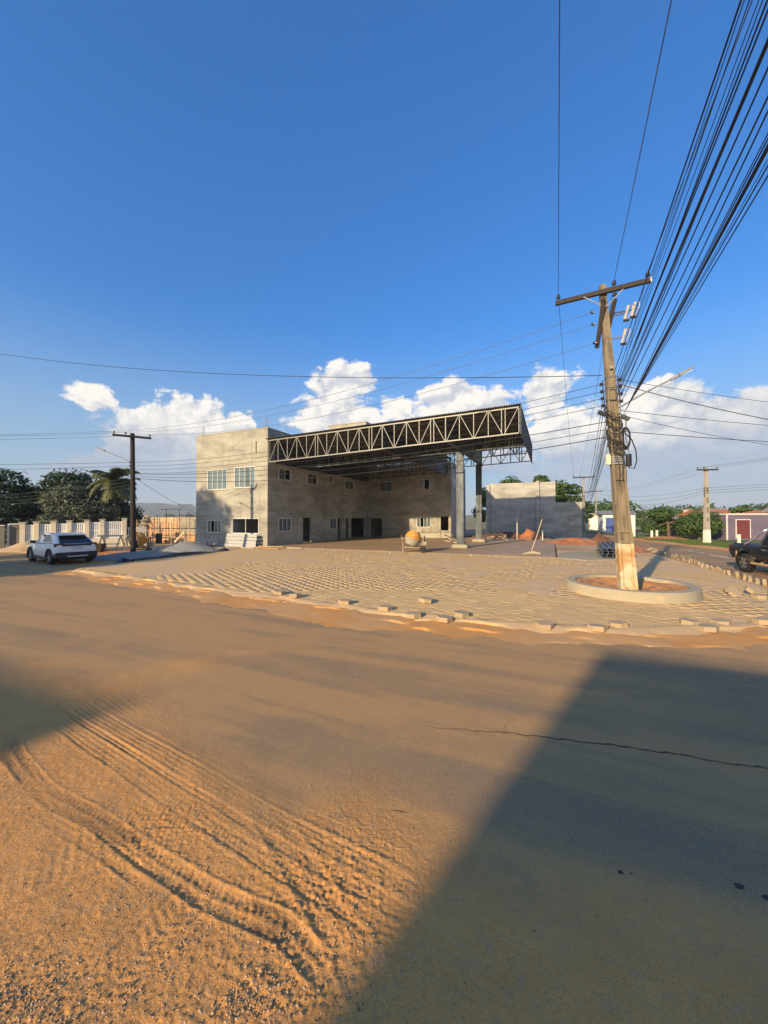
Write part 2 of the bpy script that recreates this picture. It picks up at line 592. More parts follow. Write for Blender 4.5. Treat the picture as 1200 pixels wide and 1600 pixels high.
def road_mat():
    """worn asphalt under a film of laterite dust; the 'sand' attribute is where loose sand lies thick"""
    m = bpy.data.materials.new('dusty_asphalt')
    m.use_nodes = True
    t = NT(m.node_tree)
    t.n.clear()
    tcn = t.new('ShaderNodeTexCoord')
    v = tcn.outputs['Object']
    rot = t.new('ShaderNodeVectorRotate', {'Vector': v, 'Angle': A}, rotation_type='Z_AXIS')
    st = t.vm('MULTIPLY', rot.outputs[0], (.16, 1.9, 1))
    sand = t.new('ShaderNodeAttribute', attribute_name='sand').outputs['Fac']
    damp = t.new('ShaderNodeAttribute', attribute_name='damp').outputs['Fac']
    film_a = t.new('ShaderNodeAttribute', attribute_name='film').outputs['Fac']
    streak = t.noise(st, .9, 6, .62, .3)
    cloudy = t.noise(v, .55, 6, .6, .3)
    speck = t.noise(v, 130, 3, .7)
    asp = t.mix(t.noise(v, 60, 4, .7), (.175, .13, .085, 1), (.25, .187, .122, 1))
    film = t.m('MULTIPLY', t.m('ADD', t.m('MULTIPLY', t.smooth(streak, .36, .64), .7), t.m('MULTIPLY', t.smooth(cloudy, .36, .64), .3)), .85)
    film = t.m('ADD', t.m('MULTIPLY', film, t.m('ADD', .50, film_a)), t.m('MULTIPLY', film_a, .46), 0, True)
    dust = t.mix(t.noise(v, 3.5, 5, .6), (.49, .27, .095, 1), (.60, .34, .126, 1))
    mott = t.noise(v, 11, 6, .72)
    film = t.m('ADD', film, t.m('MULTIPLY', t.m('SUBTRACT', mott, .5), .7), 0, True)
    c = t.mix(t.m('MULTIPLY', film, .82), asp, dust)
    grit = t.noise(v, 210, 2, .8)
    coarse = t.noise(v, 75, 3, .75)
    c = t.mix(t.m('MULTIPLY', t.smooth(coarse, .54, .66), .55), c, (.40, .33, .235, 1))
    c = t.mix(t.m('MULTIPLY', t.smooth(coarse, .46, .34), .60), c, (.085, .07, .05, 1))
    c = t.mix(t.m('MULTIPLY', t.smooth(grit, .56, .70), .45), c, (.44, .37, .27, 1))
    c = t.mix(t.m('MULTIPLY', t.smooth(grit, .44, .32), .45), c, (.07, .06, .045, 1))
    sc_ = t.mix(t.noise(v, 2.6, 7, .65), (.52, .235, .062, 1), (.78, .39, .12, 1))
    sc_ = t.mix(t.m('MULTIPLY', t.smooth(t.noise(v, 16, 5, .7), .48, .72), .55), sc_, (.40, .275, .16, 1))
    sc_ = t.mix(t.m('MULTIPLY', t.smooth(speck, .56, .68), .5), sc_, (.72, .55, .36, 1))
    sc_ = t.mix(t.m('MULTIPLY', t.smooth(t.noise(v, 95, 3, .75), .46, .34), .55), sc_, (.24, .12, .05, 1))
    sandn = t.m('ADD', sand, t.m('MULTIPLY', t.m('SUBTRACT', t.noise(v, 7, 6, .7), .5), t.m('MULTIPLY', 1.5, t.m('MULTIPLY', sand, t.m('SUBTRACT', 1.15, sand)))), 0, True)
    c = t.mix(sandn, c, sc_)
    c = t.mix(t.m('MULTIPLY', damp, .62), c, (.11, .075, .045, 1))
    c = t.mix(t.m('MULTIPLY', t.smooth(t.noise(v, 24, 4, .7), .66, .74), .30), c, (.10, .08, .055, 1))
    b = t.new('ShaderNodeBsdfPrincipled', {'Base Color': c, 'Roughness': .9})
    b.inputs['Specular IOR Level'].default_value = .3
    hh = t.m('ADD', t.m('MULTIPLY', t.noise(v, 45, 5, .7), .6), t.m('MULTIPLY', speck, .5))
    bn = t.new('ShaderNodeBump', {'Height': hh, 'Strength': t.m('ADD', .45, t.m('MULTIPLY', sand, .40))})
    bn.inputs['Distance'].default_value = .012
    t.put(b.inputs['Normal'], bn)
    out = t.new('ShaderNodeOutputMaterial')
    t.l.new(b.outputs[0], out.inputs[0])
    MAT['dusty_asphalt'] = m


road_mat()

# ================================================================== GROUND
def grid_mesh(xs, ys, zfun):
    gx, gy = np.meshgrid(xs, ys)
    z, attrs = zfun(gx, gy)
    v = np.stack([gx.ravel(), gy.ravel(), z.ravel()], 1)
    nx, ny = len(xs), len(ys)
    i = np.arange(ny - 1)[:, None] * nx + np.arange(nx - 1)[None, :]
    f = np.stack([i, i + 1, i + 1 + nx, i + nx], -1).reshape(-1, 4)
    return v, f, attrs


g = MB()
g.add([(-3500, -600, -.06), (3500, -600, -.06), (3500, 6000, -.06), (-3500, 6000, -.06)], [(0, 1, 2, 3)])
struct(g.build('ground', 'far_ground'))

# wheel tracks pressed into the sand: points, width, ribs, lug pitch, lug slant, depth, damp
TRACKS = [
    ([(-4.6, 5.25), (-3.3, 4.35), (-1.9, 3.5), (-.75, 2.78), (.05, 2.33), (.75, 1.9)], .25, 5, .04, .3, .018, 0),
    ([(-4.4, 4.8), (-3.0, 3.95), (-1.7, 3.15), (-.6, 2.5), (.2, 2.08), (.6, 1.85)], .24, 5, .042, -.3, .017, 0),
    ([(-3.9, 4.95), (-2.6, 4.1), (-1.35, 3.35), (-.2, 2.72), (.6, 2.3)], .10, 2, .03, 0, .008, 0),
    ([(-4.0, 4.05), (-3.43, 3.6), (-2.75, 3.15), (-2.1, 2.86), (-1.55, 2.55), (-1.0, 2.28), (-.55, 2.12), (-.2, 1.85)], .15, 2, .05, .4, .024, 1),
    ([(-3.6, 3.75), (-2.6, 2.95), (-1.9, 2.62), (-1.4, 2.36)], .12, 2, .04, 0, .014, 0),
    ([(-3.3, 1.75), (-2.55, 2.2), (-1.95, 2.62), (-1.6, 2.95)], .46, 3, .062, 0, .018, 0),
    ([(-3.6, 2.35), (-2.9, 2.75), (-2.4, 3.15)], .34, 3, .055, .2, .014, 0),
    ([(-1.02, 2.5), (-1.18, 2.15), (-1.32, 1.85), (-1.5, 1.5)], .26, 3, .05, .5, .018, 0),
    ([(-3.9, 5.2), (-3.3, 4.85), (-2.75, 4.45)], .34, 5, .04, .5, .012, 0),
    ([(-.1, 2.95), (.45, 2.4), (1.0, 1.95), (1.6, 1.5)], .035, 1, .5, 0, .007, 0),
    ([(.2, 2.9), (.8, 2.35), (1.5, 1.75)], .03, 1, .5, 0, .006, 0),
    ([(-.35, 1.62), (-.62, 1.75), (-.95, 1.9)], .2, 3, .05, .3, .012, 0),
    ([(-.9, 2.95), (-.5, 2.45), (-.2, 2.05), (.1, 1.6)], .20, 2, .06, .4, .016, 0),
]


def sand_mask(x, y):
    # thick sand drift on the near left corner of the junction, widened rightwards so its colour lifts the shaded road
    edge_y = np.interp(x, [-9, -5.2, -3.4, -2.4, -1.5, -.6, .2, .8, 1.5, 3.0, 9], [6.4, 5.6, 5.05, 4.45, 3.75, 3.2, 2.75, 2.5, 2.3, 2.05, 1.6])
    dd = (edge_y - y)
    wob = (fbm(x, y, .9, 4, 3) - .5) * 1.3
    m = sstep(dd + wob, -.55, .75)
    spill = np.exp(-(((x + 2.95) / .55) ** 2 + ((y - 5.9) / .35) ** 2)) + np.exp(-(((x + 3.5) / .5) ** 2 + ((y - 5.35) / .3) ** 2)) + .7 * np.exp(-(((x + 5.2) / .7) ** 2 + ((y - 5.9) / .28) ** 2)) \
        + .8 * np.exp(-(((x + 2.2) / .42) ** 2 + ((y - 6.5) / .2) ** 2)) + .75 * np.exp(-(((x - 2.9) / .36) ** 2 + ((y - 5.0) / .10) ** 2))
    m = np.maximum(m, np.clip(spill, 0, 1) * (.45 + .8 * (fbm(x, y, 2.0, 3, 8) - .3)) * .95)
    return np.clip(m, 0, 1)


def road_z(x, y):
    S = sand_mask(x, y)
    near = (np.abs(x) < 10) & (y < 9) & (y > -1.5)
    S = S * near
    z = S * (.012 + .05 * np.clip(fbm(x, y, .7, 4, 5) - .32, 0, 1))
    z = z + S * (fbm(x, y, 9, 4, 21, .6) - .5) * .009 + S * np.clip(fbm(x, y, 34, 3, 23, .6) - .55, 0, 1) * .013
    rough = np.exp(-(((x + .35) / .55) ** 2 + ((y - 2.25) / .75) ** 2)) + .9 * np.exp(-(((x + 1.55) / .45) ** 2 + ((y - 2.75) / .3) ** 2)) + .8 * np.exp(-(((x + 1.9) / .9) ** 2 + ((y - 1.75) / .35) ** 2))
    z = z + S * np.clip(rough, 0, 1) * np.abs(fbm(x, y, 26, 4, 31, .7) - .48) * .042
    # lip where the sand bank drops to the rut
    damp = np.zeros_like(x)
    for (pts, w, ribs, pitch, slant, dep, dm) in TRACKS:
        best = np.full(x.shape, 9.0)
        along = np.zeros_like(x)
        lat = np.zeros_like(x)
        acc_l = 0
        for (p, q) in zip(pts[:-1], pts[1:]):
            dx, dy = q[0] - p[0], q[1] - p[1]
            ln = math.hypot(dx, dy)
            ux, uy = dx / ln, dy / ln
            rx, ry = x - p[0], y - p[1]
            a = rx * ux + ry * uy
            b = rx * -uy + ry * ux
            ac = np.clip(a, 0, ln)
            dist = np.hypot(b, a - ac)
            k = dist < best
            best = np.where(k, dist, best)
            along = np.where(k, acc_l + ac, along)
            lat = np.where(k, b, lat)
            acc_l += ln
        wv = w * (1 + .12 * (vnoise(along, along * 0, 1.7, 3) - .5))
        u = best / (wv / 2)
        inside = sstep(1.12 - u, 0, .18)
        berm = np.exp(-((u - 1.18) / .16) ** 2)
        ribp = .5 + .5 * np.cos((lat / (w / 2)) * math.pi * (ribs + .0))
        lug = .5 + .5 * np.sign(np.sin((along + slant * np.abs(lat)) / pitch * 2 * math.pi))
        fadeT = np.clip(fbm(x, y, 1.1, 3, 41) * 2.4 - .45, 0, 1) * sstep(along, 0, .25) * sstep(acc_l - along, 0, .25)
        tread = dep * (.55 * sstep(ribp, .62, .78) + .45 * lug * sstep(.85 - u, 0, .1))
        z = z + .29 * S * fadeT * (-inside * dep * 1.0 + inside * tread + berm * dep * .8)
        damp = np.maximum(damp, dm * inside * fadeT * S * sstep(fbm(x, y, 3, 3, 77), .35, .55))
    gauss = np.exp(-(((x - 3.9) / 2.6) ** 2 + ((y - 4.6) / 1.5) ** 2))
    film = .66 + .22 * sstep(-x, -1, 5) - .20 * gauss - .06 * sstep(x, .5, 3) + .25 * sstep(2.6 - y, 0, 1.2) * sstep(x, -.5, 1.0)  # near-right dust raised so its colour also warms the shade
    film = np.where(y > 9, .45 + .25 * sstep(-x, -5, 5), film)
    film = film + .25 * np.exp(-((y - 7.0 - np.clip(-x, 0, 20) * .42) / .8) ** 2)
    return z, {'sand': S.ravel(), 'damp': damp.ravel(), 'film': np.clip(film, 0, 1).ravel()}


xs = np.concatenate([np.arange(-90, -12, 6.0), np.arange(-12, -9, .5), np.arange(-9, -3.6, .04), np.arange(-3.6, 1.8, .0075), np.arange(1.8, 9, .05), np.arange(9, 15, .5), np.arange(15, 91, 5.0)])
ys = np.concatenate([np.arange(-40, -2, 4.0), np.arange(-2, .9, .1), np.arange(.9, 4.6, .0075), np.arange(4.6, 4.9, .0125), np.arange(4.9, 7.2, .03), np.arange(7.2, 12, .15), np.arange(12, 90, 3.0)])
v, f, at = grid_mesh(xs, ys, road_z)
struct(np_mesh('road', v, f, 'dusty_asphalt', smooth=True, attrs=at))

# crack across the asphalt
ck = MB()
cp = [(.42, 4.18), (.9, 4.10), (1.25, 4.06), (1.7, 3.96), (2.2, 3.86), (2.75, 3.70), (3.2, 3.55), (3.7, 3.42), (4.6, 3.2)]
rows = []
for k in range(90):
    u = k / 89 * (len(cp) - 1)
    i = min(int(u), len(cp) - 2)
    a = u - i
    x = cp[i][0] * (1 - a) + cp[i + 1][0] * a
    y = cp[i][1] * (1 - a) + cp[i + 1][1] * a + random.uniform(-.018, .018)
    w = (.002 + .006 * min(1, k / 40)) * random.uniform(.5, 1.5)
    rows.append((x, y, w))
vs = [(x, y + s * w, .0045) for x, y, w in rows for s in (-1, 1)]
ck.add(vs, [(2 * i, 2 * i + 2, 2 * i + 3, 2 * i + 1) for i in range(len(rows) - 1)])
struct(ck.build('road_crack', 'dark_gap'))
for pts_ in ([(1.25, 4.06), (1.32, 4.22), (1.5, 4.36)],):
    ck = MB()
    vs = []
    for k, (x, y) in enumerate(pts_):
        vs += [(x - .002, y - .003, .0045), (x + .003, y + .003, .0045)]
    ck.add(vs, [(2 * i, 2 * i + 2, 2 * i + 3, 2 * i + 1) for i in range(len(pts_) - 1)])
    struct(ck.build('road_crack', 'dark_gap'))
for (x, y, r_) in ((1.50, 2.47, .022), (2.17, 2.38, .03), (2.26, 2.31, .028), (2.45, 2.27, .02), (1.56, 2.46, .010), (2.7, 5.2, .02)):
    ck = MB()
    ck.add([(x + r_ * math.cos(a) * random.uniform(.6, 1.3), y + r_ * .6 * math.sin(a) * random.uniform(.6, 1.3), .005) for a in [j * .5236 for j in range(12)]], [tuple(range(12))])
    struct(ck.build('oil_stain', 'dark_gap'))


# pebbles and grit lying on the sand
def pebbles(name, spots, label, parent=None, matn='gravel_bits', zf=None):
    rng = np.random.default_rng(5)
    V, F, AT = [], [], []
    base = np.array([(1, 0, 0), (0, 1, 0), (-1, 0, 0), (0, -1, 0), (0, 0, 1), (0, 0, -.4)], float)
    tri = np.array([(0, 1, 4), (1, 2, 4), (2, 3, 4), (3, 0, 4), (1, 0, 5), (2, 1, 5), (3, 2, 5), (0, 3, 5)])
    n = 0
    for (x, y, sx, sy, cnt, r0, r1) in spots:
        px = rng.normal(x, sx, cnt)
        py = rng.normal(y, sy, cnt)
        keep = py > .7
        px, py = px[keep], py[keep]
        pz = road_z(px[None, :], py[None, :])[0][0] if zf is None else zf(px, py)
        for i in range(len(px)):
            r = r0 + (r1 - r0) * rng.random() ** 3
            a = rng.random() * 6.28
            m = base * r * (1 + .5 * rng.uniform(-1, 1, (6, 3)))
            m[:, 2] *= .75
            c, s = math.cos(a), math.sin(a)
            m = np.stack([m[:, 0] * c - m[:, 1] * s, m[:, 0] * s + m[:, 1] * c, m[:, 2]], 1)
            V.append(m + np.array([px[i], py[i], pz[i] + r * .15]))
            F.append(tri + n)
            AT.append(np.full(6, rng.random()))
            n += 6
    o = np_mesh(name, np.concatenate(V), np.concatenate(F), matn, attrs={'rnd': np.concatenate(AT)})
    return tag(o, label, 'gravel', kind='stuff')


pebbles('gravel', [(-1.75, 1.70, .30, .13, 5200, .0015, .008), (-1.95, 1.45, .3, .2, 2000, .0015, .008), (-.62, 1.78, .10, .09, 900, .0015, .009), (-1.05, 2.05, .14, .18, 900, .0015, .007),
                   (-1.3, 2.35, .2, .15, 260, .003, .008), (-.35, 1.95, .16, .22, 600, .002, .010), (-.2, 2.75, .5, .35, 330, .002, .008), (-1.6, 3.3, 1.1, .9, 420, .002, .008),
                   (.6, 2.6, 1.2, 1.0, 260, .002, .007), (2.0, 3.4, 1.6, 1.2, 500, .002, .008), (.5, 4.6, 3.0, 1.6, 500, .002, .009), (1.6, 1.9, .8, .5, 400, .0015, .006), (-1, 5.2, 2.6, 1.0, 200, .003, .009), (-.6, 1.4, .5, .25, 1500, .0015, .007)],
        'scattered grit and small pebbles on the orange sand in the foreground')
st = MB()
st.tube([(.055, 2.98, .006), (.12, 2.965, .010), (.19, 2.955, .006)], [.003, .006, .002], 5)
st.tube([(.05, 2.992, .006), (.1, 2.972, .008)], [.002, .004], 5)
tag(st.build('dry_twig', 'straw'), 'dry brown twig lying on the dusty road in the middle foreground', 'twig')

# ------------------------------------------------------------------ paved forecourt
PLAZA = [(0.0, -.3), (0.1, -4.5), (.4, -9), (.9, -12.95), (4, -13.3), (8, -13.7), (12, -14.1), (16, -14.45), (19, -14.3), (21, -13.75), (23.1, -12.5), (24.5, -10.6), (25.25, -8.2), (25.4, -5.5), (25.3, 0), (25.1, 4.5), (24.9, 6.5), (19.7, 5.2), (19.7, -.3)]


def inpoly(x, y, poly):
    c = np.zeros(x.shape, bool)
    n = len(poly)
    for i in range(n):
        x1, y1 = poly[i]
        x2, y2 = poly[(i + 1) % n]
        k = ((y1 > y) != (y2 > y))
        xi = (x2 - x1) * (y - y1) / ((y2 - y1) if y2 != y1 else 1e-9) + x1
        c ^= k & (x < xi)
    return c


pm = MB()
pm.prism(PLAZA, -.02, .06)
plaza = struct(pm.build('plaza', 'plaza_sand', loc=O0, rot=(0, 0, -A)))
RING_C = Vector((7.2, 11.33, 0))
rel = RING_C - O0
RS, RT = rel.dot(ES), rel.dot(ET)
HR = .178
hx = [(HR * .975 * math.cos(R(60 * k)), HR * .975 * math.sin(R(60 * k))) for k in range(6)]
hb = MB()
n6 = 6
vs = [(x, y, -.045) for x, y in hx] + [(x, y, .0) for x, y in hx] + [(x * .965, y * .965, .006) for x, y in hx]
hb.add(vs, [tuple(range(12, 18))] + [(i, (i + 1) % 6, 6 + (i + 1) % 6, 6 + i) for i in range(6)] + [(6 + i, 6 + (i + 1) % 6, 12 + (i + 1) % 6, 12 + i) for i in range(6)])
hexme = bpy.data.meshes.new('paver')
hexme.from_pydata(hb.v, [], hb.f)
hexme.materials.append(MAT['paver'])
hv = np.array(hb.v)
hf = np.array([(i, (i + 1) % 6, 6 + (i + 1) % 6, 6 + i) for i in range(6)] + [(6 + i, 6 + (i + 1) % 6, 12 + (i + 1) % 6, 12 + i) for i in range(6)] + [(12, 13, 14, 15), (15, 16, 17, 12)])
dx = 1.5 * HR
dy = math.sqrt(3) * HR
cells = []
for i in range(int(26 / dx)):
    for j in range(int(22 / dy)):
        cells.append((.2 + i * dx, -14.8 + (j + .5 * (i % 2)) * dy))
cs = np.array(cells)
ok = np.ones(len(cs), bool)
for (ax, ay) in [(HR, 0), (-HR, 0), (HR / 2, HR * .87), (-HR / 2, HR * .87), (HR / 2, -HR * .87), (-HR / 2, -HR * .87)]:
    ok &= inpoly(cs[:, 0] + ax, cs[:, 1] + ay, PLAZA)
ok &= np.hypot(cs[:, 0] - RS, cs[:, 1] - RT) > 1.75
cs = cs[ok]
wx = O0.x + cs[:, 0] * ES.x + cs[:, 1] * ET.x
wy = O0.y + cs[:, 0] * ES.y + cs[:, 1] * ET.y
vis = np.abs(wx / wy) < 1.02
order = np.argsort(np.where(vis, np.hypot(wx, wy), 1e6))
rngp = np.random.default_rng(3)
for k in order[:300]:
    o = bpy.data.objects.new('paver', hexme)
    COL.objects.link(o)
    o.parent = plaza
    o.location = (cs[k, 0], cs[k, 1], .093 + rngp.uniform(-.0025, .0025))
    o.rotation_euler = (rngp.uniform(-.011, .011), rngp.uniform(-.011, .011), rngp.uniform(-.03, .03))
V, F, AT = [], [], []
for n_, k in enumerate(order[300:]):
    tx, ty = rngp.uniform(-.009, .009, 2)
    p = hv.copy()
    p[:, 2] += p[:, 0] * tx + p[:, 1] * ty + .093 + rngp.uniform(-.003, .003)
    p[:, 0] += cs[k, 0]
    p[:, 1] += cs[k, 1]
    V.append(p)
    F.append(hf + n_ * 18)
    AT.append(np.full(18, rngp.random()))
o = np_mesh('paver_field', np.concatenate(V), np.concatenate(F), 'paver_far', plaza, attrs={'rnd': np.concatenate(AT)})
o['kind'] = 'stuff'


# sand swept into the joints and drifted over the pavers
def plaza_sand_z(gx, gy):
    bias = -.09 * sstep(-9.5 - gy, 0, 2.5) * sstep(gx, 5, 9) + .28 * sstep(10 - gx, 0, 9) + .12 * sstep(gy, -6, 0) - .10 * np.exp(-(((gx - 14) / 4.5) ** 2 + ((gy + 12.3) / 2.4) ** 2)) - .05 * np.exp(-(((gx - 21) / 3) ** 2 + ((gy + 11) / 3) ** 2))
    d = .55 * fbm(gx, gy, .45, 4, 61) + .45 * fbm(gx, gy, 2.1, 5, 63, .6) + bias + .05
    h = .0945 + .004 * (fbm(gx, gy, 3, 3, 9) - .5) + .020 * sstep(d, .48, .70) + .006 * (fbm(gx, gy, 1.2, 4, 15) - .5)
    for (cx, cy, rr) in [(7.6, -9.6, .55), (8.1, -9.9, .6)]:
        q = np.hypot(gx - cx, (gy - cy))
        h = h + .016 * np.exp(-((q - rr) / .05) ** 2) * (np.arctan2(gy - cy, gx - cx) > -.6)
    return h, {}


gv, gf, _ = grid_mesh(np.arange(.2, 25.4, .06), np.arange(-14.5, 6.4, .07), plaza_sand_z)
ins = inpoly(gv[:, 0], gv[:, 1], PLAZA) & (np.hypot(gv[:, 0] - RS, gv[:, 1] - RT) > 1.4)
keep = ins[gf].all(1)
o = np_mesh('sand', gv, gf[keep], 'plaza_sand', smooth=True, loc=O0)
o.rotation_euler = (0, 0, -A)
tag(o, 'pale sand filling the joints and drifted over the hexagonal pavers', 'sand', kind='stuff')

# rough mortar edge of the forecourt and the sandy gutter in front of it
EDGE = PLAZA[2:15]


def resample(pts, step):
    out = []
    for (p, q) in zip(pts[:-1], pts[1:]):
        n = max(1, int(math.hypot(q[0] - p[0], q[1] - p[1]) / step))
        for k in range(n):
            out.append((p[0] + (q[0] - p[0]) * k / n, p[1] + (q[1] - p[1]) * k / n))
    out.append(pts[-1])
    a = np.array(out)
    for _ in range(12):
        a[1:-1] = (a[:-2] + 2 * a[1:-1] + a[2:]) / 4
    return a


ea = resample(EDGE, .14)
tg = np.gradient(ea, axis=0)
tg /= np.linalg.norm(tg, axis=1)[:, None]
nrm = np.stack([tg[:, 1], -tg[:, 0]], 1)


def strip(name, offs, zfun, m):
    n, k = len(ea), len(offs)
    V = np.zeros((n, k, 3))
    for j, of in enumerate(offs):
        jit = (fbm(ea[:, 0], ea[:, 1], 1.6, 4, 57 + j // 3, .6) - .5) * (.55 if of > .03 else 0)
        V[:, j, :2] = ea + nrm * (of + jit * min(1, of / .25))[:, None]
    V[:, :, 2] = zfun(V[:, :, 0], V[:, :, 1], np.broadcast_to(np.array(offs)[None, :], (n, k)))
    i = np.arange(n - 1)[:, None] * k + np.arange(k - 1)[None, :]
    F = np.stack([i, i + 1, i + 1 + k, i + k], -1).reshape(-1, 4)
    o = np_mesh(name, V.reshape(-1, 3), F, m, smooth=True, loc=O0)
    o.rotation_euler = (0, 0, -A)
    return o


def kerb_z(x, y, of):
    base = np.interp(of, [-.25, .0, .12, .32, .5], [.06, .104, .092, .03, -.03])
    return base + (fbm(x, y, 2.2, 5, 51, .6) - .5) * .075 * (of > -.1)


struct(strip('kerb', [-.25, -.08, .0, .05, .1, .16, .22, .28, .34, .45], kerb_z, 'mortar'))


def gutter_z(x, y, of):
    wdt = .55 + .9 * (fbm(x, y, .35, 3, 71)) + .5 * np.exp(-(((x - 14) / 5) ** 2))
    return .075 * (1 - of / wdt) * (.5 + fbm(x, y, 1.1, 4, 73)) - .012 + (fbm(x, y, 6, 4, 75) - .5) * .022


tag(strip('gutter_sand', [.12, .2, .28, .36, .45, .55, .65, .75, .85, .95, 1.1, 1.25, 1.4, 1.6], gutter_z, 'orange_sand'),
    'orange sand washed along the edge of the paved forecourt', 'sand', kind='stuff')

# concrete floor under the canopy with its rough pale rim
fl = MB()
fl.box(.02, 19.6, -.28, 16.8, -.02, .15)
struct(fl.build('canopy_floor', 'slab', loc=O0, rot=(0, 0, -A), bevel=.02))
rim = MB()
pts = [(.3 + k * .35, -.38 + random.uniform(-.14, .10)) for k in range(57)]
vs = []
for (s, t) in pts:
    vs += [(s, t - random.uniform(.12, .3), .095), (s, t, .118 + random.uniform(0, .02)), (s, -.2, .154)]
rim.add(vs, [(3 * i + j, 3 * i + 3 + j, 3 * i + 4 + j, 3 * i + 1 + j) for i in range(len(pts) - 1) for j in range(2)])
struct(rim.build('floor_edge', 'mortar', loc=O0, rot=(0, 0, -A), smooth=60))

# ground behind and beside the lot
dl = MB()
dl.prism([(-45, -7), (-14, -9.5), (-3.2, -7.5), (-.2, -5), (-.1, -.05), (-7.3, -.05), (-7.6, 9), (-45, 9)], -.03, .045)
struct(dl.build('dirt_lot', 'dirt_lot', loc=O0, rot=(0, 0, -A)))
dl = MB()
dl.prism([(9.7, 16.9), (19.6, 16.9), (19.7, 5.2), (24.9, 6.5), (24.2, 16), (22.6, 26), (21, 40), (9.7, 40)], -.03, .08)
struct(dl.build('back_yard', 'dirt_lot', loc=O0, rot=(0, 0, -A)))
# pale cement spill right of the slab
cpm = MB()
poly = [(19.7, -.2), (21.0, -.9), (22.6, .2), (23.4, 2.0), (23.7, 4.6), (22.2, 5.2), (20.3, 4.4), (19.65, 2.4)]
cpm.prism(poly, .08, .135)
struct(cpm.build('cement_patch', 'concrete_pale', loc=O0, rot=(0, 0, -A), bevel=.03))

# far side of the right-hand street: dirt shoulder, grass verge, ground behind
SH = [(36, -30), (33.4, -6), (32.2, 4), (30.9, 10.4), (29.6, 15.6), (27.6, 22.3), (25.4, 31), (21, 46), (16, 62)]
sh = MB()
sh.prism(SH + [(p[0] + 1.4, p[1] + .5) for p in reversed(SH)], -.03, .05)
struct(sh.build('road_shoulder', 'orange_sand', loc=O0, rot=(0, 0, -A)))
vg = MB()
vg.prism([(p[0] + 1.2, p[1] + .5) for p in SH] + [(60, 75), (75, 20), (75, -30)], -.03, .085)
struct(vg.build('verge', 'grass', loc=O0, rot=(0, 0, -A)))


def tufts(name, regions, label, n, h0, h1, m='grass_blade'):
    rng = np.random.default_rng(17)
    V, F = [], []
    c = 0
    for (s0, s1, t0, t1, cnt) in regions:
        for _ in range(cnt):
            s = rng.uniform(s0, s1)
            t = rng.uniform(t0, t1)
            p = L(s, t, .08)
            for b in range(n):
                a = rng.random() * 6.28
                h = rng.uniform(h0, h1)
                w = .018
                bx, by = p.x + rng.normal(0, .07), p.y + rng.normal(0, .07)
                lx, ly = math.cos(a) * h * .5, math.sin(a) * h * .5
                V += [(bx - w, by, .08), (bx + w, by, .08), (bx + lx, by + ly, .08 + h)]
                F.append((c, c + 1, c + 2))
                c += 3
    o = np_mesh(name, np.array(V), np.array(F), m)
    return tag(o, label, 'grass', kind='stuff')


tufts('grass', [(31.2, 33.8, 11, 16, 700), (29.6, 32.8, 16, 23, 900), (28, 31, 22, 29, 600), (33, 37, 2, 11, 500)], 'short green grass on the verge beyond the right-hand street', 7, .05, .16)
# worn centre line dashes on the right-hand street
for k, (s, t) in enumerate([(28.4, 6.0), (28.1, 9.0)]):
    ln = MB()
    ln.box(-.06, .06, -1.1, 1.1, .003, .006)
    struct(ln.build('lane_marking', 'wall_white', loc=L(s, t), rot=(0, 0, -A + R(6))))

# ================================================================== UNFINISHED TWO-STOREY BUILDING
def wall_mb(u0, u1, z0, z1, th, openings, fn):
    """wall panel with real openings; fn(u, z, w) gives the point, w = 0 outer face .. th inner face"""
    us = sorted({u0, u1, *[v for o in openings for v in o[:2]]})
    zs = sorted({z0, z1, *[v for o in openings for v in o[2:]]})
    us = [u for u in us if u0 <= u <= u1]
    zs = [z for z in zs if z0 <= z <= z1]

    def hole(i, j):
        if i < 0 or j < 0 or i >= len(us) - 1 or j >= len(zs) - 1:
            return None
        cu, cz = (us[i] + us[i + 1]) / 2, (zs[j] + zs[j + 1]) / 2
        return any(o[0] < cu < o[1] and o[2] < cz < o[3] for o in openings)
    mb = MB()
    for i in range(len(us) - 1):
        for j in range(len(zs) - 1):
            if hole(i, j):
                continue
            a, b, c, d = us[i], us[i + 1], zs[j], zs[j + 1]
            mb.add([fn(a, c, 0), fn(b, c, 0), fn(b, d, 0), fn(a, d, 0)], [(0, 1, 2, 3)])
            mb.add([fn(a, c, th), fn(b, c, th), fn(b, d, th), fn(a, d, th)], [(3, 2, 1, 0)])
            for (di, dj, p, q) in ((-1, 0, (a, c), (a, d)), (1, 0, (b, c), (b, d)), (0, -1, (a, c), (b, c)), (0, 1, (a, d), (b, d))):
                h = hole(i + di, j + dj)
                if h or h is None:
                    mb.add([fn(*p, 0), fn(*q, 0), fn(*q, th), fn(*p, th)], [(0, 1, 2, 3)])
    return mb


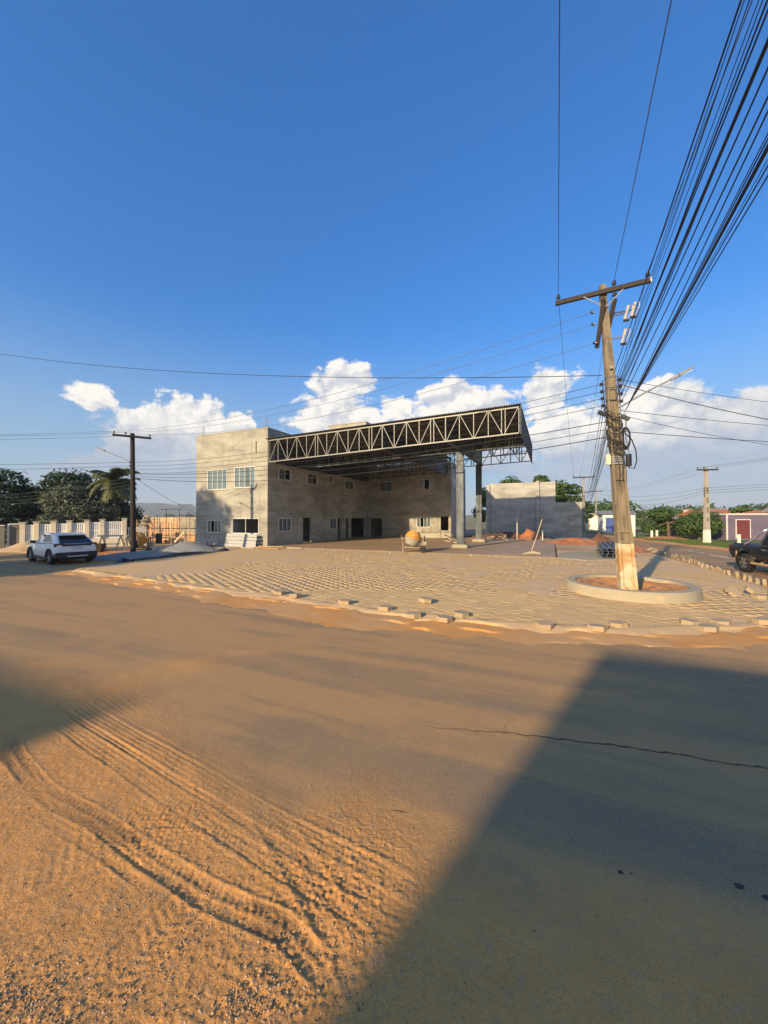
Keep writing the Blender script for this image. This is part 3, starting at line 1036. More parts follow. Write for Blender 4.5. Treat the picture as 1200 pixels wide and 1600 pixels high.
FRONT = lambda u, z, w: (u, w, z)
SIDE = lambda u, z, w: (-w, u, z)
bld = thing('unfinished_building', 'unfinished two-storey building of raw grey cement render with white framed windows', 'building', O0, -A)
TH = .2
fo = [(-6.13, -3.99, 4.5, 6.12), (-3.26, -1.15, 4.58, 6.2), (-6.13, -4.6, 1.08, 2.1), (-3.46, -.78, 1.05, 2.25)]
so_ = [(1.23, 2.84, 5.22, 6.14), (5.06, 6.64, 5.22, 6.18), (8.6, 9.17, 5.8, 6.22), (11.66, 13.5, 5.22, 6.14),
       (1.25, 2.84, 1.18, 2.25), (4.41, 5.73, .12, 2.28), (8.75, 10.0, 1.15, 2.25), (10.2, 10.9, .12, 2.2), (11.75, 12.45, .12, 2.2), (12.98, 16.2, .12, 2.24)]
bo = [(.42, 1.85, .12, 2.22), (1.53, 3.1, 5.2, 6.34), (6.31, 7.88, 5.32, 6.42), (5.95, 7.53, 1.25, 2.36), (8.62, 9.48, .12, 2.42)]
eo = [(17.5, 19.4, 5.5, 6.5)]
BT = 16.85
wall_mb(-7.41, 0, -.05, 8.98, TH, fo, FRONT).build('wall', 'plaster', bld)
wall_mb(TH, BT + 7.0, -.05, 8.98, TH, so_, SIDE).build('wall', 'plaster', bld)
wall_mb(.003, 9.75, -.05, 8.2, TH, bo, lambda u, z, w: (u, BT + w, z)).build('wall', 'plaster', bld)
wall_mb(BT + TH, BT + 7.0, -.05, 8.2, TH, eo, lambda u, z, w: (9.75 - w, u, z)).build('wall', 'plaster_grey', bld)
mb = MB()
mb.box(-7.408, -7.21, TH, BT + 7.0, -.05, 8.977)
mb.box(-7.41, 9.75, BT + 7.003, BT + 7.2, -.05, 8.19)
mb.build('wall', 'plaster_grey', bld)
mb = MB()
mb.box(-1.16, -1.06, -.004, .05, 7.15, 8.1)
mb.build('weep_slot', 'dark_gap', bld)
# inner floors, roof slab, partitions (give the rooms depth behind the openings)
mb = MB()
mb.box(-7.2, -.205, .21, BT + 6.99, 3.45, 3.65)
mb.box(-7.2, -.205, .21, BT + 6.99, 7.9, 8.1)
mb.box(-.195, 9.54, BT + .21, BT + 6.99, 3.45, 3.65)
mb.box(-.195, 9.54, BT + .21, BT + 6.99, 7.7, 7.9)
mb.box(-7.2, -.205, .21, BT + 6.99, -.02, .12)
mb.box(-.195, 9.54, BT + .21, BT + 6.99, -.02, .12)
mb.build('floor_slab', 'concrete', bld)
mb = MB()
mb.box(-7.2, -3.2, 6.5, 6.65, .13, 3.44)
mb.box(-7.2, -.22, 7.2, 7.35, 3.66, 7.89)
mb.box(-3.62, -3.5, .22, 6.45, .13, 3.44)
mb.box(-3.72, -3.6, .22, 7.15, 3.66, 7.89)
mb.box(4.4, 4.55, BT + .22, BT + 6.9, .13, 3.44)
mb.box(-2.2, -2.05, 7.4, BT + 6.9, 3.66, 7.89)
mb.build('partition', 'plaster_grey', bld)
# parapet coping, pale
mb = MB()
mb.box(-7.44, .03, -.03, .23, 8.985, 9.04)
mb.box(-.23, .03, .233, BT + 7.0, 8.985, 9.04)
mb.build('parapet_coping', 'concrete_pale', bld, bevel=.01)
# pilasters and ring beams standing proud of the render
for (a, b, z1) in ((3.67, 4.38, 8.2), (8.0, 8.6, 8.2), (11.0, 11.25, 8.2)):
    mb = MB()
    mb.box(.004, .07, a, b, .151, z1)
    mb.build('pilaster', 'plaster', bld, bevel=.01)
for (a, b, z1) in ((9.45, 9.748, 8.1), (.06, .38, 2.9), (11.3, 11.7, 2.9)):
    mb = MB()
    if a in (.06, 9.45):
        mb.box(a + .02, b + .003, BT - .06, BT - .004, .151, z1)
    else:
        mb.box(.004, .09, a, b, .151, z1)
    mb.build('pilaster', 'plaster', bld, bevel=.01)
mb = MB()
mb.box(.004, .03, TH, 8.0, 3.42, 3.62)
mb.build('ring_beam', 'plaster', bld)
# starter bars sticking out of the parapet
for (s, t) in ((-6.9, .1), (-.35, .1), (-.1, 9.0)):
    mb = MB()
    for k in range(4):
        x, y = s + (k % 2) * .16, t + (k // 2) * .12
        mb.tube([(x, y, 8.9), (x + .01, y, 9.35), (x + random.uniform(-.03, .03), y, 9.75)], .012, 5)
    mb.build('starter_bar', 'rust_paint', bld)


def window(u0, u1, z0, z1, fn, panes, mats, open_=()):
    """white aluminium frame with sliding panes, set into the reveal"""
    fw = .06

    def slab(a, b, c, d, w0, w1):
        m = MB()
        P = [fn(a, c, w0), fn(b, c, w0), fn(b, c, w1), fn(a, c, w1), fn(a, d, w0), fn(b, d, w0), fn(b, d, w1), fn(a, d, w1)]
        return m.add(P, [(0, 1, 2, 3), (7, 6, 5, 4), (0, 4, 5, 1), (1, 5, 6, 2), (2, 6, 7, 3), (3, 7, 4, 0)])
    m = MB()
    w0, w1 = -.03, .10
    for q in ((u0 + .001, u0 + fw, z0 + .001, z1 - .001), (u1 - fw, u1 - .001, z0 + .001, z1 - .001), (u0 + fw, u1 - fw, z0 + .001, z0 + fw), (u0 + fw, u1 - fw, z1 - fw, z1 - .001)):
        s_ = slab(*q, w0, w1)
        m.add(s_.v, s_.f)
    n = panes
    for k in range(1, n):
        u = u0 + (u1 - u0) * k / n
        s_ = slab(u - .022, u + .022, z0 + fw, z1 - fw, .0, .06)
        m.add(s_.v, s_.f)
    fr = m.build('window', 'frame_white', bld)
    for k in range(n):
        if k in open_:
            continue
        a = u0 + (u1 - u0) * k / n + .024
        b = u0 + (u1 - u0) * (k + 1) / n - .024
        if k == 0:
            a = u0 + fw + .002
        if k == n - 1:
            b = u1 - fw - .002
        slab(a, b, z0 + fw + .002, z1 - fw - .002, .02 + .012 * (k % 2), .026 + .012 * (k % 2)).build('pane', mats[k % len(mats)], fr)
    # sill
    s_ = slab(u0 - .05, u1 + .05, z0 - .06, z0 - .002, -.06, .02)
    s_.build('sill', 'concrete_pale', fr, bevel=.005)
    return fr


F_, G_ = 'window_film', 'window_glass'
window(*fo[0], FRONT, 4, [F_, F_, F_, F_])
window(*fo[1], FRONT, 4, [F_, F_, G_, F_])
window(*fo[2], FRONT, 4, [G_, G_, G_, G_], (1,))
window(*fo[3], FRONT, 2, [G_], (0, 1))
for k in (0, 1, 3, 4, 6):
    window(*so_[k], SIDE, 3 if k == 4 else 2, [G_, F_] if k < 2 else [G_], (1,) if k in (0, 1) else ())
BACK = lambda u, z, w: (u, BT + w, z)
window(*bo[1], BACK, 2, [G_], ())
window(*bo[2], BACK, 3, [G_, G_, F_], (1,))
window(*bo[3], BACK, 4, [G_], (1,))
window(*eo[0], lambda u, z, w: (9.75 - w, u, z), 2, [F_])


def door_frame(u0, u1, z0, z1, fn):
    m = MB()
    for (a, b, c, d) in ((u0 - .07, u0, z0, z1 + .07), (u1, u1 + .07, z0, z1 + .07), (u0 + .0005, u1 - .0005, z1 + .001, z1 + .07)):
        P = [fn(a, c, -.02), fn(b, c, -.02), fn(b, c, .02), fn(a, c, .02), fn(a, d, -.02), fn(b, d, -.02), fn(b, d, .02), fn(a, d, .02)]
        m.add(P, [(0, 1, 2, 3), (7, 6, 5, 4), (0, 4, 5, 1), (1, 5, 6, 2), (2, 6, 7, 3), (3, 7, 4, 0)])
    return m.build('door_frame', 'concrete_pale', bld)


for k in (5, 7, 8, 9):
    door_frame(*so_[k], SIDE)
for k in (0, 4):
    door_frame(*bo[k], BACK)
# half-height masonry inside the rear doorway
mb = MB()
mb.box(8.64, 9.46, BT + .06, BT + .16, .151, .95)
mb.build('door_infill', 'plaster', bld)
# tank room on the roof, further back
mb = MB()
mb.box(-5.4, -.35, 17.2, 21.0, 8.12, 13.4)
tk = mb.build('tank_room', 'plaster', bld)
mb = MB()
mb.box(-5.45, -.30, 17.15, 21.05, 13.402, 13.5)
mb.build('coping', 'concrete_pale', tk)

# ================================================================== STEEL CANOPY
can = thing('steel_canopy', 'large steel truss canopy with corrugated metal roof over the forecourt', 'canopy', O0, -A)
CW = 17.75
zt = lambda s, t: 8.02 + .026 * s
zb = lambda s, t: 6.42 + .034 * s + .014 * t


def truss(t, s0, s1, npan, m, w=.042, dbl=True):
    tr = MB()
    tr.bar((s0, t, zt(s0, t)), (s1, t, zt(s1, t)), .062, .07)
    root = tr.build('truss', m, can)
    tr = MB()
    tr.bar((s0, t, zb(s0, t)), (s1, t, zb(s1, t)), .062, .07)
    tr.build('chord', m, root)
    for i in range(npan + 1):
        s = s0 + (s1 - s0) * i / npan
        ds = [0]
        if dbl and i % 5 == 0 and 0 < i < npan:
            ds = [-.10, .10]
        for d in ds:
            b = MB()
            b.bar((s + d, t, zb(s, t) + .05), (s + d, t, zt(s, t) - .05), w, w * .8, up=(0, 1, 0))
            b.build('vertical_bar', m, root)
        if i < npan:
            sa, sb = s, s0 + (s1 - s0) * (i + 1) / npan
            p, q = ((sa + .06, t, zb(sa, t) + .05), (sb - .06, t, zt(sb, t) - .05)) if i % 2 == 0 else ((sa + .06, t, zt(sa, t) - .05), (sb - .06, t, zb(sb, t) + .05))
            b = MB()
            b.bar(p, q, w * .8, w * .7, up=(0, 1, 0))
            b.build('diagonal_bar', m, root)
    return root


truss(0.0, .12, CW, 21, 'galvanised')
truss(4.27, .12, CW, 21, 'galvanised', .04)
truss(8.0, .12, CW - .05, 21, 'steel_dark', .07)
truss(12.9, .12, CW, 21, 'steel_blue', .07)
truss(16.3, .12, 9.5, 11, 'steel_dark', .07)
# purlins
for k in range(10):
    t = .9 + k * 1.42
    if abs(t - 4.27) < .2:
        t += .3
    b = MB()
    s1 = CW if t < 13 else 9.4
    b.bar((.12, t, zt(.1, t) + .03), (s1, t, zt(s1, t) + .03), .06, .10)
    b.build('purlin', 'galvanised' if k < 4 else 'steel_dark', can)
# deep cross girders, running front to back
for (s, t0, t1, m) in ((.35, .3, 16.4, 'steel_dark'), (9.35, .1, 16.4, 'steel_dark'), (13.5, .1, 13.2, 'steel_blue')):
    b = MB()
    zl = zb(s, 0) + .14 if s > 10 else zb(s, 0) - .05
    b.box(s - .015, s + .015, t0, t1, zl + .04, zt(s, 0) - .07)
    g_ = b.build('cross_girder', m, can)
    b = MB()
    b.box(s - .13, s + .13, t0, t1, zl, zl + .038)
    b.build('flange', m, g_)
# box columns made of two channels, on concrete pads
for t in (4.27, 11.74):
    b = MB()
    b.box(13.27, 13.73, t - .16, t + .16, .42, 7.0)
    b.box(13.25, 13.75, t - .18, t - .166, .42, 4.35)
    b.box(13.25, 13.32, t - .185, t - .181, .42, 7.0)
    b.box(13.68, 13.75, t - .185, t - .181, .42, 7.0)
    c = b.build('column', 'steel_blue', can, bevel=.01)
    b = MB()
    b.box(13.12, 13.88, t - .32, t + .32, .395, .419)
    for sx in (13.2, 13.8):
        for sy in (t - .26, t + .26):
            b.tube([(sx, sy, .41), (sx, sy, .47)], .02, 6)
    b.build('base_plate', 'galvanised', c)
    b = MB()
    b.box(12.95, 14.05, t - .42, t + .42, .151, .394)
    b.build('footing', 'concrete_pale', c, bevel=.04)
# trapezoidal roof sheets
for k in range(18):
    s0 = -.05 + k * 1.0
    s1 = min(s0 + 1.03, CW + .12)
    n = int((s1 - s0) / .125)
    prof = []
    for i in range(n):
        a = s0 + i * .125
        prof += [(a, 0), (a + .03, .055), (a + .075, .055), (a + .105, 0)]
    prof.append((s1, 0))
    t0, t1 = -.22 + random.uniform(-.02, .02), (16.6 if s0 < 9.4 else 13.3)
    lift = .10 + .004 * (k % 2)
    vs = [(a, t0, zt(a, 0) + lift + h) for a, h in prof] + [(a, t1, zt(a, 0) + lift + h) for a, h in prof]
    m = len(prof)
    b = MB()
    b.add(vs, [(i, i + 1, m + i + 1, m + i) for i in range(m - 1)])
    o = b.build('roof_sheet', 'roof_metal', can)
    sd = o.modifiers.new('solid', 'SOLIDIFY')
    sd.thickness = .004
# sheet-metal fascia along the right-hand end
for k in range(6):
    t0 = -.1 + k * 2.25
    b = MB()
    b.box(CW + .07, CW + .10, t0, t0 + 2.235, 6.95, 8.62)
    b.box(CW + .1005, CW + .13, t0 + .02, t0 + .08, 6.95, 8.62)
    b.box(CW + .1005, CW + .13, t0 + 1.1, t0 + 1.16, 6.95, 8.62)
    b.build('fascia_panel', 'steel_dark', can)

# ================================================================== REAR BOUNDARY WALL
bw = thing('boundary_wall', 'tall rendered boundary wall with pillars behind the canopy, stepping down at right', 'wall', L(0, 24.5), -A)
mb = MB()
mb.box(12.6, 19.75, 0, .22, 0, 6.35)
mb.build('wall_panel', 'plaster_grey', bw)
mb = MB()
mb.box(19.752, 22.4, .004, .216, 0, 4.0)
mb.build('wall_panel', 'plaster_grey', bw)
for (a, b_, z) in ((12.15, 12.598, 6.2), (17.7, 18.1, 6.5)):
    mb = MB()
    mb.box(a, b_, -.22, .30 if a < 13 else -.002, 0, z)
    mb.build('pillar', 'plaster_grey', bw, bevel=.01)
mb = MB()
mb.box(21.0, 22.1, -.06, -.003, .05, .85)
mb.build('meter_niche', 'plaster_grey', bw, bevel=.01)

# ================================================================== PLANTER RING ROUND THE POLE
rg = thing('planter_ring', 'round cream concrete planter ring around the leaning utility pole', 'planter', RING_C)
n = 56
vs = []
ro, ri = 1.67, 1.40
for k in range(n):
    a = 2 * math.pi * k / n
    c, s = math.cos(a), math.sin(a)
    j = 1 + random.uniform(-.004, .004)
    vs += [(ro * 1.015 * c * j, ro * 1.015 * s * j, .07), (ro * c * j, ro * s * j, .34), (ro * .985 * c, ro * .985 * s, .365 + random.uniform(-.004, .004)), (ri * 1.015 * c, ri * 1.015 * s, .365), (ri * c, ri * s, .345), (ri * .99 * c, ri * .99 * s, .05)]
fs = []
for k in range(n):
    k2 = (k + 1) % n
    for j in range(5):
        fs.append((6 * k + j, 6 * k2 + j, 6 * k2 + j + 1, 6 * k + j + 1))
MB().add(vs, fs).build('rim', 'concrete_pale', rg, smooth=35)
gx, gy = np.meshgrid(np.linspace(-1.42, 1.42, 90), np.linspace(-1.42, 1.42, 90))
rr = np.hypot(gx, gy)
zz = .13 + .16 * sstep(rr, .5, 1.4) + (fbm(gx, gy, 2.2, 4, 91) - .5) * .14 + np.abs(fbm(gx, gy, 9, 3, 95) - .5) * .07
vv = np.stack([gx.ravel(), gy.ravel(), np.minimum(zz, .33).ravel()], 1)
i = np.arange(89)[:, None] * 90 + np.arange(89)[None, :]
ff = np.stack([i, i + 1, i + 91, i + 90], -1).reshape(-1, 4)
ff = ff[(rr.ravel()[ff] < 1.405).all(1)]
mat('planter_earth', (.52, .24, .085), .95, .25, 4, .6, 25, col2=(.33, .17, .08), patch=.3, pscale=3, bdist=.03)
np_mesh('soil', vv, ff, 'planter_earth', rg, smooth=True)

# ================================================================== LOOSE PAVERS
big = MB()
pr = [(.18 * math.cos(R(60 * k)), .18 * math.sin(R(60 * k))) for k in range(6)]
big.prism(pr, 0, .10)
lpm = bpy.data.meshes.new('loose_paver')
lpm.from_pydata(big.v, [], big.f)
lpm.materials.append(MAT['loose_paver'])


def loose(name, loc, rot, label, group, sc=1.0):
    o = link(name, lpm, None, .006, loc, rot)
    o.scale = (sc, sc, 1)
    return tag(o, label, 'paver', group)


LP = [(-2.95, 10.86, .085, 'leftmost of the loose pavers left along the forecourt edge'), (-2.40, 10.45, .075, 'second loose paver from the left along the forecourt edge'),
      (-.97, 9.67, .07, 'third loose paver from the left along the forecourt edge'), (.03, 9.07, .05, 'fourth loose paver from the left along the forecourt edge'),
      (1.05, 9.75, .10, 'loose paver lying on top of the paving behind the others'), (.66, 8.50, .035, 'fifth loose paver from the left along the kerb, on sand'),
      (1.28, 8.22, .025, 'left paver of the close pair on the sandy gutter'), (1.70, 8.50, .055, 'right paver of the close pair on the sandy gutter'),
      (3.22, 7.72, .035, 'loose paver alone on the orange sand, below the canopy columns'), (4.16, 7.52, .03, 'yellowish loose paver, left of two in front of the planter ring'),
      (4.70, 7.74, .04, 'pale loose paver, right of two in front of the planter ring'), (6.22, 7.86, .05, 'loose paver on the kerb edge right of the planter ring'),
      (6.30, 7.50, .03, 'low cement-smeared paver on the sand right of the planter ring'), (6.90, 7.90, .04, 'loose paver near the right edge of the picture on the sand'),
      (7.82, 7.95, .05, 'rightmost loose paver cut by the right picture edge')]
for k, (x, y, z, lb) in enumerate(LP):
    loose('loose_paver', (x, y, z + .028), (random.uniform(-.09, .09), random.uniform(-.09, .09), random.uniform(0, 1)), lb, 'loose pavers along the forecourt edge')
# slabs dumped near the right edge
for (x, y, z, rx, ry, rz, lb) in [(9.62, 10.62, .15, .75, .1, .2, 'pale hexagonal slab tilted at the left of the small heap'), (10.05, 10.30, .10, 0, 0, .5, 'flat pale slab lying in front of the small heap'),
                                  (10.25, 10.75, .20, .5, -.3, .9, 'pale hexagonal slab tilted on top of the small heap'), (10.75, 10.55, .10, .05, 0, .1, 'slab at the right end of the small heap'),
                                  (10.0, 11.1, .10, .1, .1, 1.1, 'slab behind the small heap of loose pavers')]:
    loose('loose_paver', (x, y, z), (rx, ry, rz), lb, 'loose pavers heaped at right')
# upright pavers set as a kerb along the right-hand street
k = 0
t = -6.2
while t < 5.0:
    s = 25.52 + .12 * math.sin(t * .8) + random.uniform(-.06, .06)
    p = L(s, t, .11 + random.uniform(-.05, .03))
    if random.random() > .06:
        o = loose('kerb_paver', p, (0, 0, 0), 'upright hexagonal paver in the kerb row along the right-hand street', 'upright pavers along the street kerb', 1.0)
        o.rotation_euler = (R(90) + random.uniform(-.18, .18), R(30) * random.randint(0, 1) + random.uniform(-.1, .1), R(66) + random.uniform(-.22, .22))
    t += random.uniform(.36, .46)
for k in range(6):
    p = L(25.3 + random.uniform(-.25, .25), 5.4 + k * .45, .09 + random.uniform(0, .05))
    loose('kerb_paver', p, (random.uniform(-.5, .5), random.uniform(-.5, .5), random.uniform(0, 1)), 'tumbled paver at the far end of the street kerb row', 'tumbled pavers along the street kerb')

# ================================================================== UTILITY POLES AND WIRES
def insulator_mb(mb, p, sc=1.0):
    x, y, z = p
    pr = [(.012, 0), (.012, .05), (.05, .06), (.055, .09), (.03, .10), (.045, .115), (.045, .135), (.025, .145), (.03, .165), (.012, .18)]
    return mb.lathe([(r * sc, h * sc) for r, h in pr], 10, Matrix.Translation((x, y, z)))


# the leaning concrete pole in the planter, double-T section
BASE = Vector((6.97, 11.0, .18))
TOP = Vector((6.32, 11.02, 8.98))
pole = thing('utility_pole', 'leaning weathered concrete utility pole with whitewashed foot in the planter ring', 'utility pole', BASE)
LEAN = TOP - BASE
PH = LEAN.z


def axis(z):              # local point on the pole axis at height z above its base
    return LEAN * (z / PH)


PA = R(-14)               # turn of the section
PXD = Vector((math.cos(PA), math.sin(PA), 0))
PYD = Vector((-math.sin(PA), math.cos(PA), 0))


def pw(z):                # width and depth of the section at a height
    k = z / PH
    return .44 - .29 * k, .30 - .15 * k


def pbox(z0, z1, xa, xb, ya, yb):
    """tapered box; xa..yb are fractions of half width / depth"""
    vs = []
    for z in (z0, z1):
        w, d = pw(z)
        for (fx, fy) in ((xa, ya), (xb, ya), (xb, yb), (xa, yb)):
            vs.append(axis(z) + PXD * fx * w / 2 + PYD * fy * d / 2)
    return vs, [(3, 2, 1, 0), (4, 5, 6, 7), (0, 1, 5, 4), (1, 2, 6, 5), (2, 3, 7, 6), (3, 0, 4, 7)]


m = MB()
segs = [(1.0, 5.6)]
m.add(*pbox(1.35, 6.0, -1, -.62, -1, 1))
m.add(*pbox(1.35, 6.0, .62, 1, -1, 1))
m.add(*pbox(1.35, 6.0, -.62, .62, -.55, .55))
m.add(*pbox(6.0, PH, -1, 1, -1, 1))
m.build('shaft', 'pole_concrete', pole)
m = MB()
m.add(*pbox(-.1, 1.35, -1, -.62, -1, 1))
m.add(*pbox(-.1, 1.35, .62, 1, -1, 1))
m.add(*pbox(-.1, 1.35, -.62, .62, -.55, .55))
m.add(*pbox(.0, .12, -.62, .62, -1, -.56))
m.build('whitewashed_foot', 'whitewash', pole)
for (a, b) in ((1.36, 1.44), (1.66, 1.72), (3.15, 3.22), (4.4, 4.46), (5.75, 5.999)):
    m = MB()
    m.add(*pbox(a, b, -.615, .615, -.97, -.56))
    m.build('cross_rib', 'pole_concrete', pole)
# bolt holes up the top of the shaft
m = MB()
for k in range(13):
    z = 6.3 + k * .19
    w, d = pw(z)
    c = axis(z) - PYD * (d / 2 + .001)
    m.tube([c + PYD * .02, c - PYD * .003], .014, 6)
m.build('bolt_hole', 'dark_gap', pole)
# main crossarm
AZ_ = 8.55
ca = axis(AZ_) - PYD * .14
ARM = ES.copy()
m = MB()
m.bar(ca - ARM * 1.28 + Vector((0, 0, -.06)), ca + ARM * 1.12 + Vector((0, 0, .05)), .10, .125)
arm = m.build('crossarm', 'wood_old', pole, bevel=.008)
m = MB()
m.bar(ca + ARM * 1.09 + Vector((0, 0, .05)), ca + ARM * 1.128 + Vector((0, 0, .052)), .106, .13)
m.build('end_cap', 'whitewash_clean', arm)
INS = []
for k, u in enumerate((-1.20, .02 + .22, 1.04)):
    p = ca + ARM * u + Vector((0, 0, .06 + .045 * u))
    insulator_mb(MB(), p, 1.1).build('insulator', 'porcelain', pole, smooth=40)
    INS.append(BASE + p + Vector((0, 0, .18)))
for u in (-.55, .45):
    m = MB()
    m.bar(ca + ARM * u - PYD * .06 + Vector((0, 0, -.06)), axis(8.1) - PYD * .12, .03, .008, up=(0, 1, 0))
    m.build('brace', 'lamp_grey', pole)
# two short dark timbers side by side with pin insulators, fuse cutouts in front
VERT = []
for k, (u, z0, z1) in enumerate(((-.17, 7.05, 8.18), (.15, 7.55, 8.28))):
    c = axis((z0 + z1) / 2)
    m = MB()
    m.bar(c + PXD * u + Vector((0, 0, (z0 - z1) / 2)) + PYD * .12 + PXD * -.03, c + PXD * (u + .06) + Vector((0, 0, (z1 - z0) / 2)) - PYD * .2, .09, .10)
    m.build('side_timber', 'wood_old', pole, bevel=.008)
    insulator_mb(MB(), c + PXD * (u + .06) + Vector((0, 0, (z1 - z0) / 2 + .02)) - PYD * .18, 1.1).build('insulator', 'porcelain', pole, smooth=40)
for z in (8.05, 7.7, 7.15):
    p = axis(z) - PXD * .26
    mm = MB()
    mm.lathe([(.02, 0), (.045, .03), (.025, .06), (.045, .09), (.02, .12)], 8, Matrix.Translation(p) @ Matrix.Rotation(R(-90), 4, 'Y'))
    mm.build('insulator', 'porcelain', pole, smooth=40)
    VERT.append(BASE + p - PXD * .12)
for (u, z) in ((.52, 7.88), (.70, 7.95), (.40, 7.22)):
    c = axis(z) + PXD * u - PYD * .12
    tl = PXD * .05 + Vector((0, 0, 1)) * .19
    m = MB()
    m.tube([c - tl, c - tl * .6, c - tl * .55, c + tl * .0, c + tl * .05, c + tl * .6, c + tl], [.032, .045, .03, .03, .045, .032, .045], 8)
    fc = m.build('fuse_cutout', 'fuse_white', pole, smooth=40)
    m = MB()
    m.tube([c + tl * 1.0 + PXD * .0, c + tl * 1.05 + PXD * .10, c + tl * .3 + PXD * .13, c - tl * .9 + PXD * .08, c - tl * 1.0], .018, 6)
    m.build('fuse_tube', 'lamp_grey', fc, smooth=40)
    m = MB()
    m.bar(axis(z) + PXD * .1, c, .03, .03)
    m.bar(c - tl * 1.15 + PXD * -.02, c - tl * 1.15 + PXD * .12, .06, .05)
    m.build('bracket', 'black_plastic', fc)
# low-voltage racks with spool insulators
RACK_L, RACK_R = [], []
for sgn, lst in ((-1, RACK_L), (1, RACK_R)):
    zs_ = [5.32, 5.53, 5.73, 5.94] if sgn < 0 else [5.42, 5.63, 5.84, 6.04]
    m = MB()
    a0, a1 = axis(zs_[0] - .12), axis(zs_[-1] + .12)
    m.bar(a0 + PXD * sgn * .20, a1 + PXD * sgn * .20, .03, .012)
    rk = m.build('insulator_rack', 'wire_metal', pole)
    for z in zs_:
        c = axis(z) + PXD * sgn * .245
        mm = MB()
        mm.lathe([(.042, -.04), (.045, -.015), (.022, 0), (.045, .015), (.042, .04)], 10, Matrix.Translation(c))
        mm.build('spool', 'porcelain', rk, smooth=40)
        mm = MB()
        mm.bar(axis(z) + PXD * sgn * .05, c, .02, .02)
        mm.build('bolt', 'wire_metal', rk)
        lst.append(BASE + c)
# metal bands, cable coils, splice boxes
for z in (6.1, 5.8, 5.45, 4.45, 3.82, 3.76, 3.70, 3.63):
    w, d = pw(z)
    m = MB()
    vs, fs = [], []
    for zz in (z - .018, z + .018):
        for (fx, fy) in ((-1, -1), (1, -1), (1, 1), (-1, 1)):
            vs.append(axis(zz) + PXD * fx * (w / 2 + .006) + PYD * fy * (d / 2 + .006))
    m.add(vs, [(0, 1, 5, 4), (1, 2, 6, 5), (2, 3, 7, 6), (3, 0, 4, 7)])
    m.build('strap', 'lamp_grey' if z < 4 else 'wire_metal', pole)
rc = random.Random(4)
m = MB()
for k in range(22):
    z0 = rc.uniform(4.0, 5.25)
    pts = []
    a0 = rc.uniform(0, 6.28)
    for j in range(15):
        a = a0 + j * .5
        pts.append(axis(z0 + .22 * math.sin(j * .45 + a0)) + PXD * math.cos(a) * (.20 + rc.uniform(-.02, .03)) + PYD * math.sin(a) * (.17 + rc.uniform(-.02, .03)) + Vector((0, 0, rc.uniform(-.03, .03))))
    m.tube(pts, .009, 5)
for k in range(9):
    z1 = rc.uniform(3.0, 4.0)
    u = rc.uniform(-.24, .24)
    pts = [axis(5.0 - (5.0 - z1) * j / 7) + PXD * (u + .03 * math.sin(j * 1.3 + k)) - PYD * .19 for j in range(8)]
    m.tube(pts, .008, 5)
m.build('cable_tangle', 'cable', pole, smooth=60)
m = MB()
for k in range(7):
    cc = axis(4.35) + PXD * .27 - PYD * .06
    pts = [cc + PXD * math.cos(a) * (.10 + .012 * k) * .75 + Vector((0, 0, 1)) * math.sin(a) * (.24 + .015 * k) + PYD * (.012 * k) for a in [j * .42 for j in range(16)]]
    m.tube(pts, .010, 5)
m.build('cable_coil', 'cable', pole, smooth=60)
m = MB()
cc = axis(3.72) + PXD * .38
m.tube([axis(4.5) + PXD * .26, axis(4.3) + PXD * .42, axis(4.0) + PXD * .50, axis(3.7) + PXD * .50, axis(3.48) + PXD * .42, axis(3.5) + PXD * .30, axis(3.7) + PXD * .26], .016, 6)
m.build('service_loop', 'cable', pole, smooth=60)
m = MB()
m.tube([cc + PXD * -.08 + Vector((0, 0, -.17)), cc + PXD * -.08 + Vector((0, 0, .17))], .075, 10)
m.build('splice_closure', 'black_plastic', pole, smooth=40)
m = MB()
c = axis(3.75) - PXD * .24 - PYD * .05
m.add([c + PXD * a + PYD * b + Vector((0, 0, h)) for h in (-.15, .15) for (a, b) in ((-.06, -.06), (.06, -.06), (.06, .06), (-.06, .06))], [(3, 2, 1, 0), (4, 5, 6, 7), (0, 1, 5, 4), (1, 2, 6, 5), (2, 3, 7, 6), (3, 0, 4, 7)])
m.build('junction_box', 'wall_cream', pole, bevel=.006)
for (z, u, mt) in ((5.08, -.30, 'black_plastic'), (4.92, .28, 'steel_blue')):
    m = MB()
    c = axis(z) + PXD * u - PYD * .08
    m.bar(c - PXD * .11 + Vector((0, 0, .05)), c + PXD * .10 - Vector((0, 0, .05)), .09, .10)
    m.build('clamp_box', mt, pole, bevel=.006)
m = MB()
m.tube([axis(6.35) - PYD * .13, axis(6.35) - PYD * .19], .04, 8)
m.build('pole_tag', 'lamp_grey', pole)
# street-lamp arm
LA = axis(5.2) + PXD * .1
LB = LA + Vector((1.45, -.2, .80))
m = MB()
m.tube([LA, LA + (LB - LA) * .5 + Vector((0, 0, .03)), LB], .024, 8)
la = m.build('lamp_arm', 'lamp_grey', pole, smooth=40)
dl_ = (LB - LA).normalized()
m = MB()
m.bar(LB - dl_ * .04, LB + dl_ * .16, .10, .08, w2=.15, h2=.09)
m.bar(LB + dl_ * .16, LB + dl_ * .60, .27, .09, w2=.22, h2=.04)
m.build('lamp_head', 'lamp_grey', la, bevel=.015)
m = MB()
up = Vector((0, 0, -.052))
m.bar(LB + dl_ * .2 + up, LB + dl_ * .55 + up, .22, .014, w2=.18, h2=.012)
m.build('lamp_lens', 'lamp_lens', la)


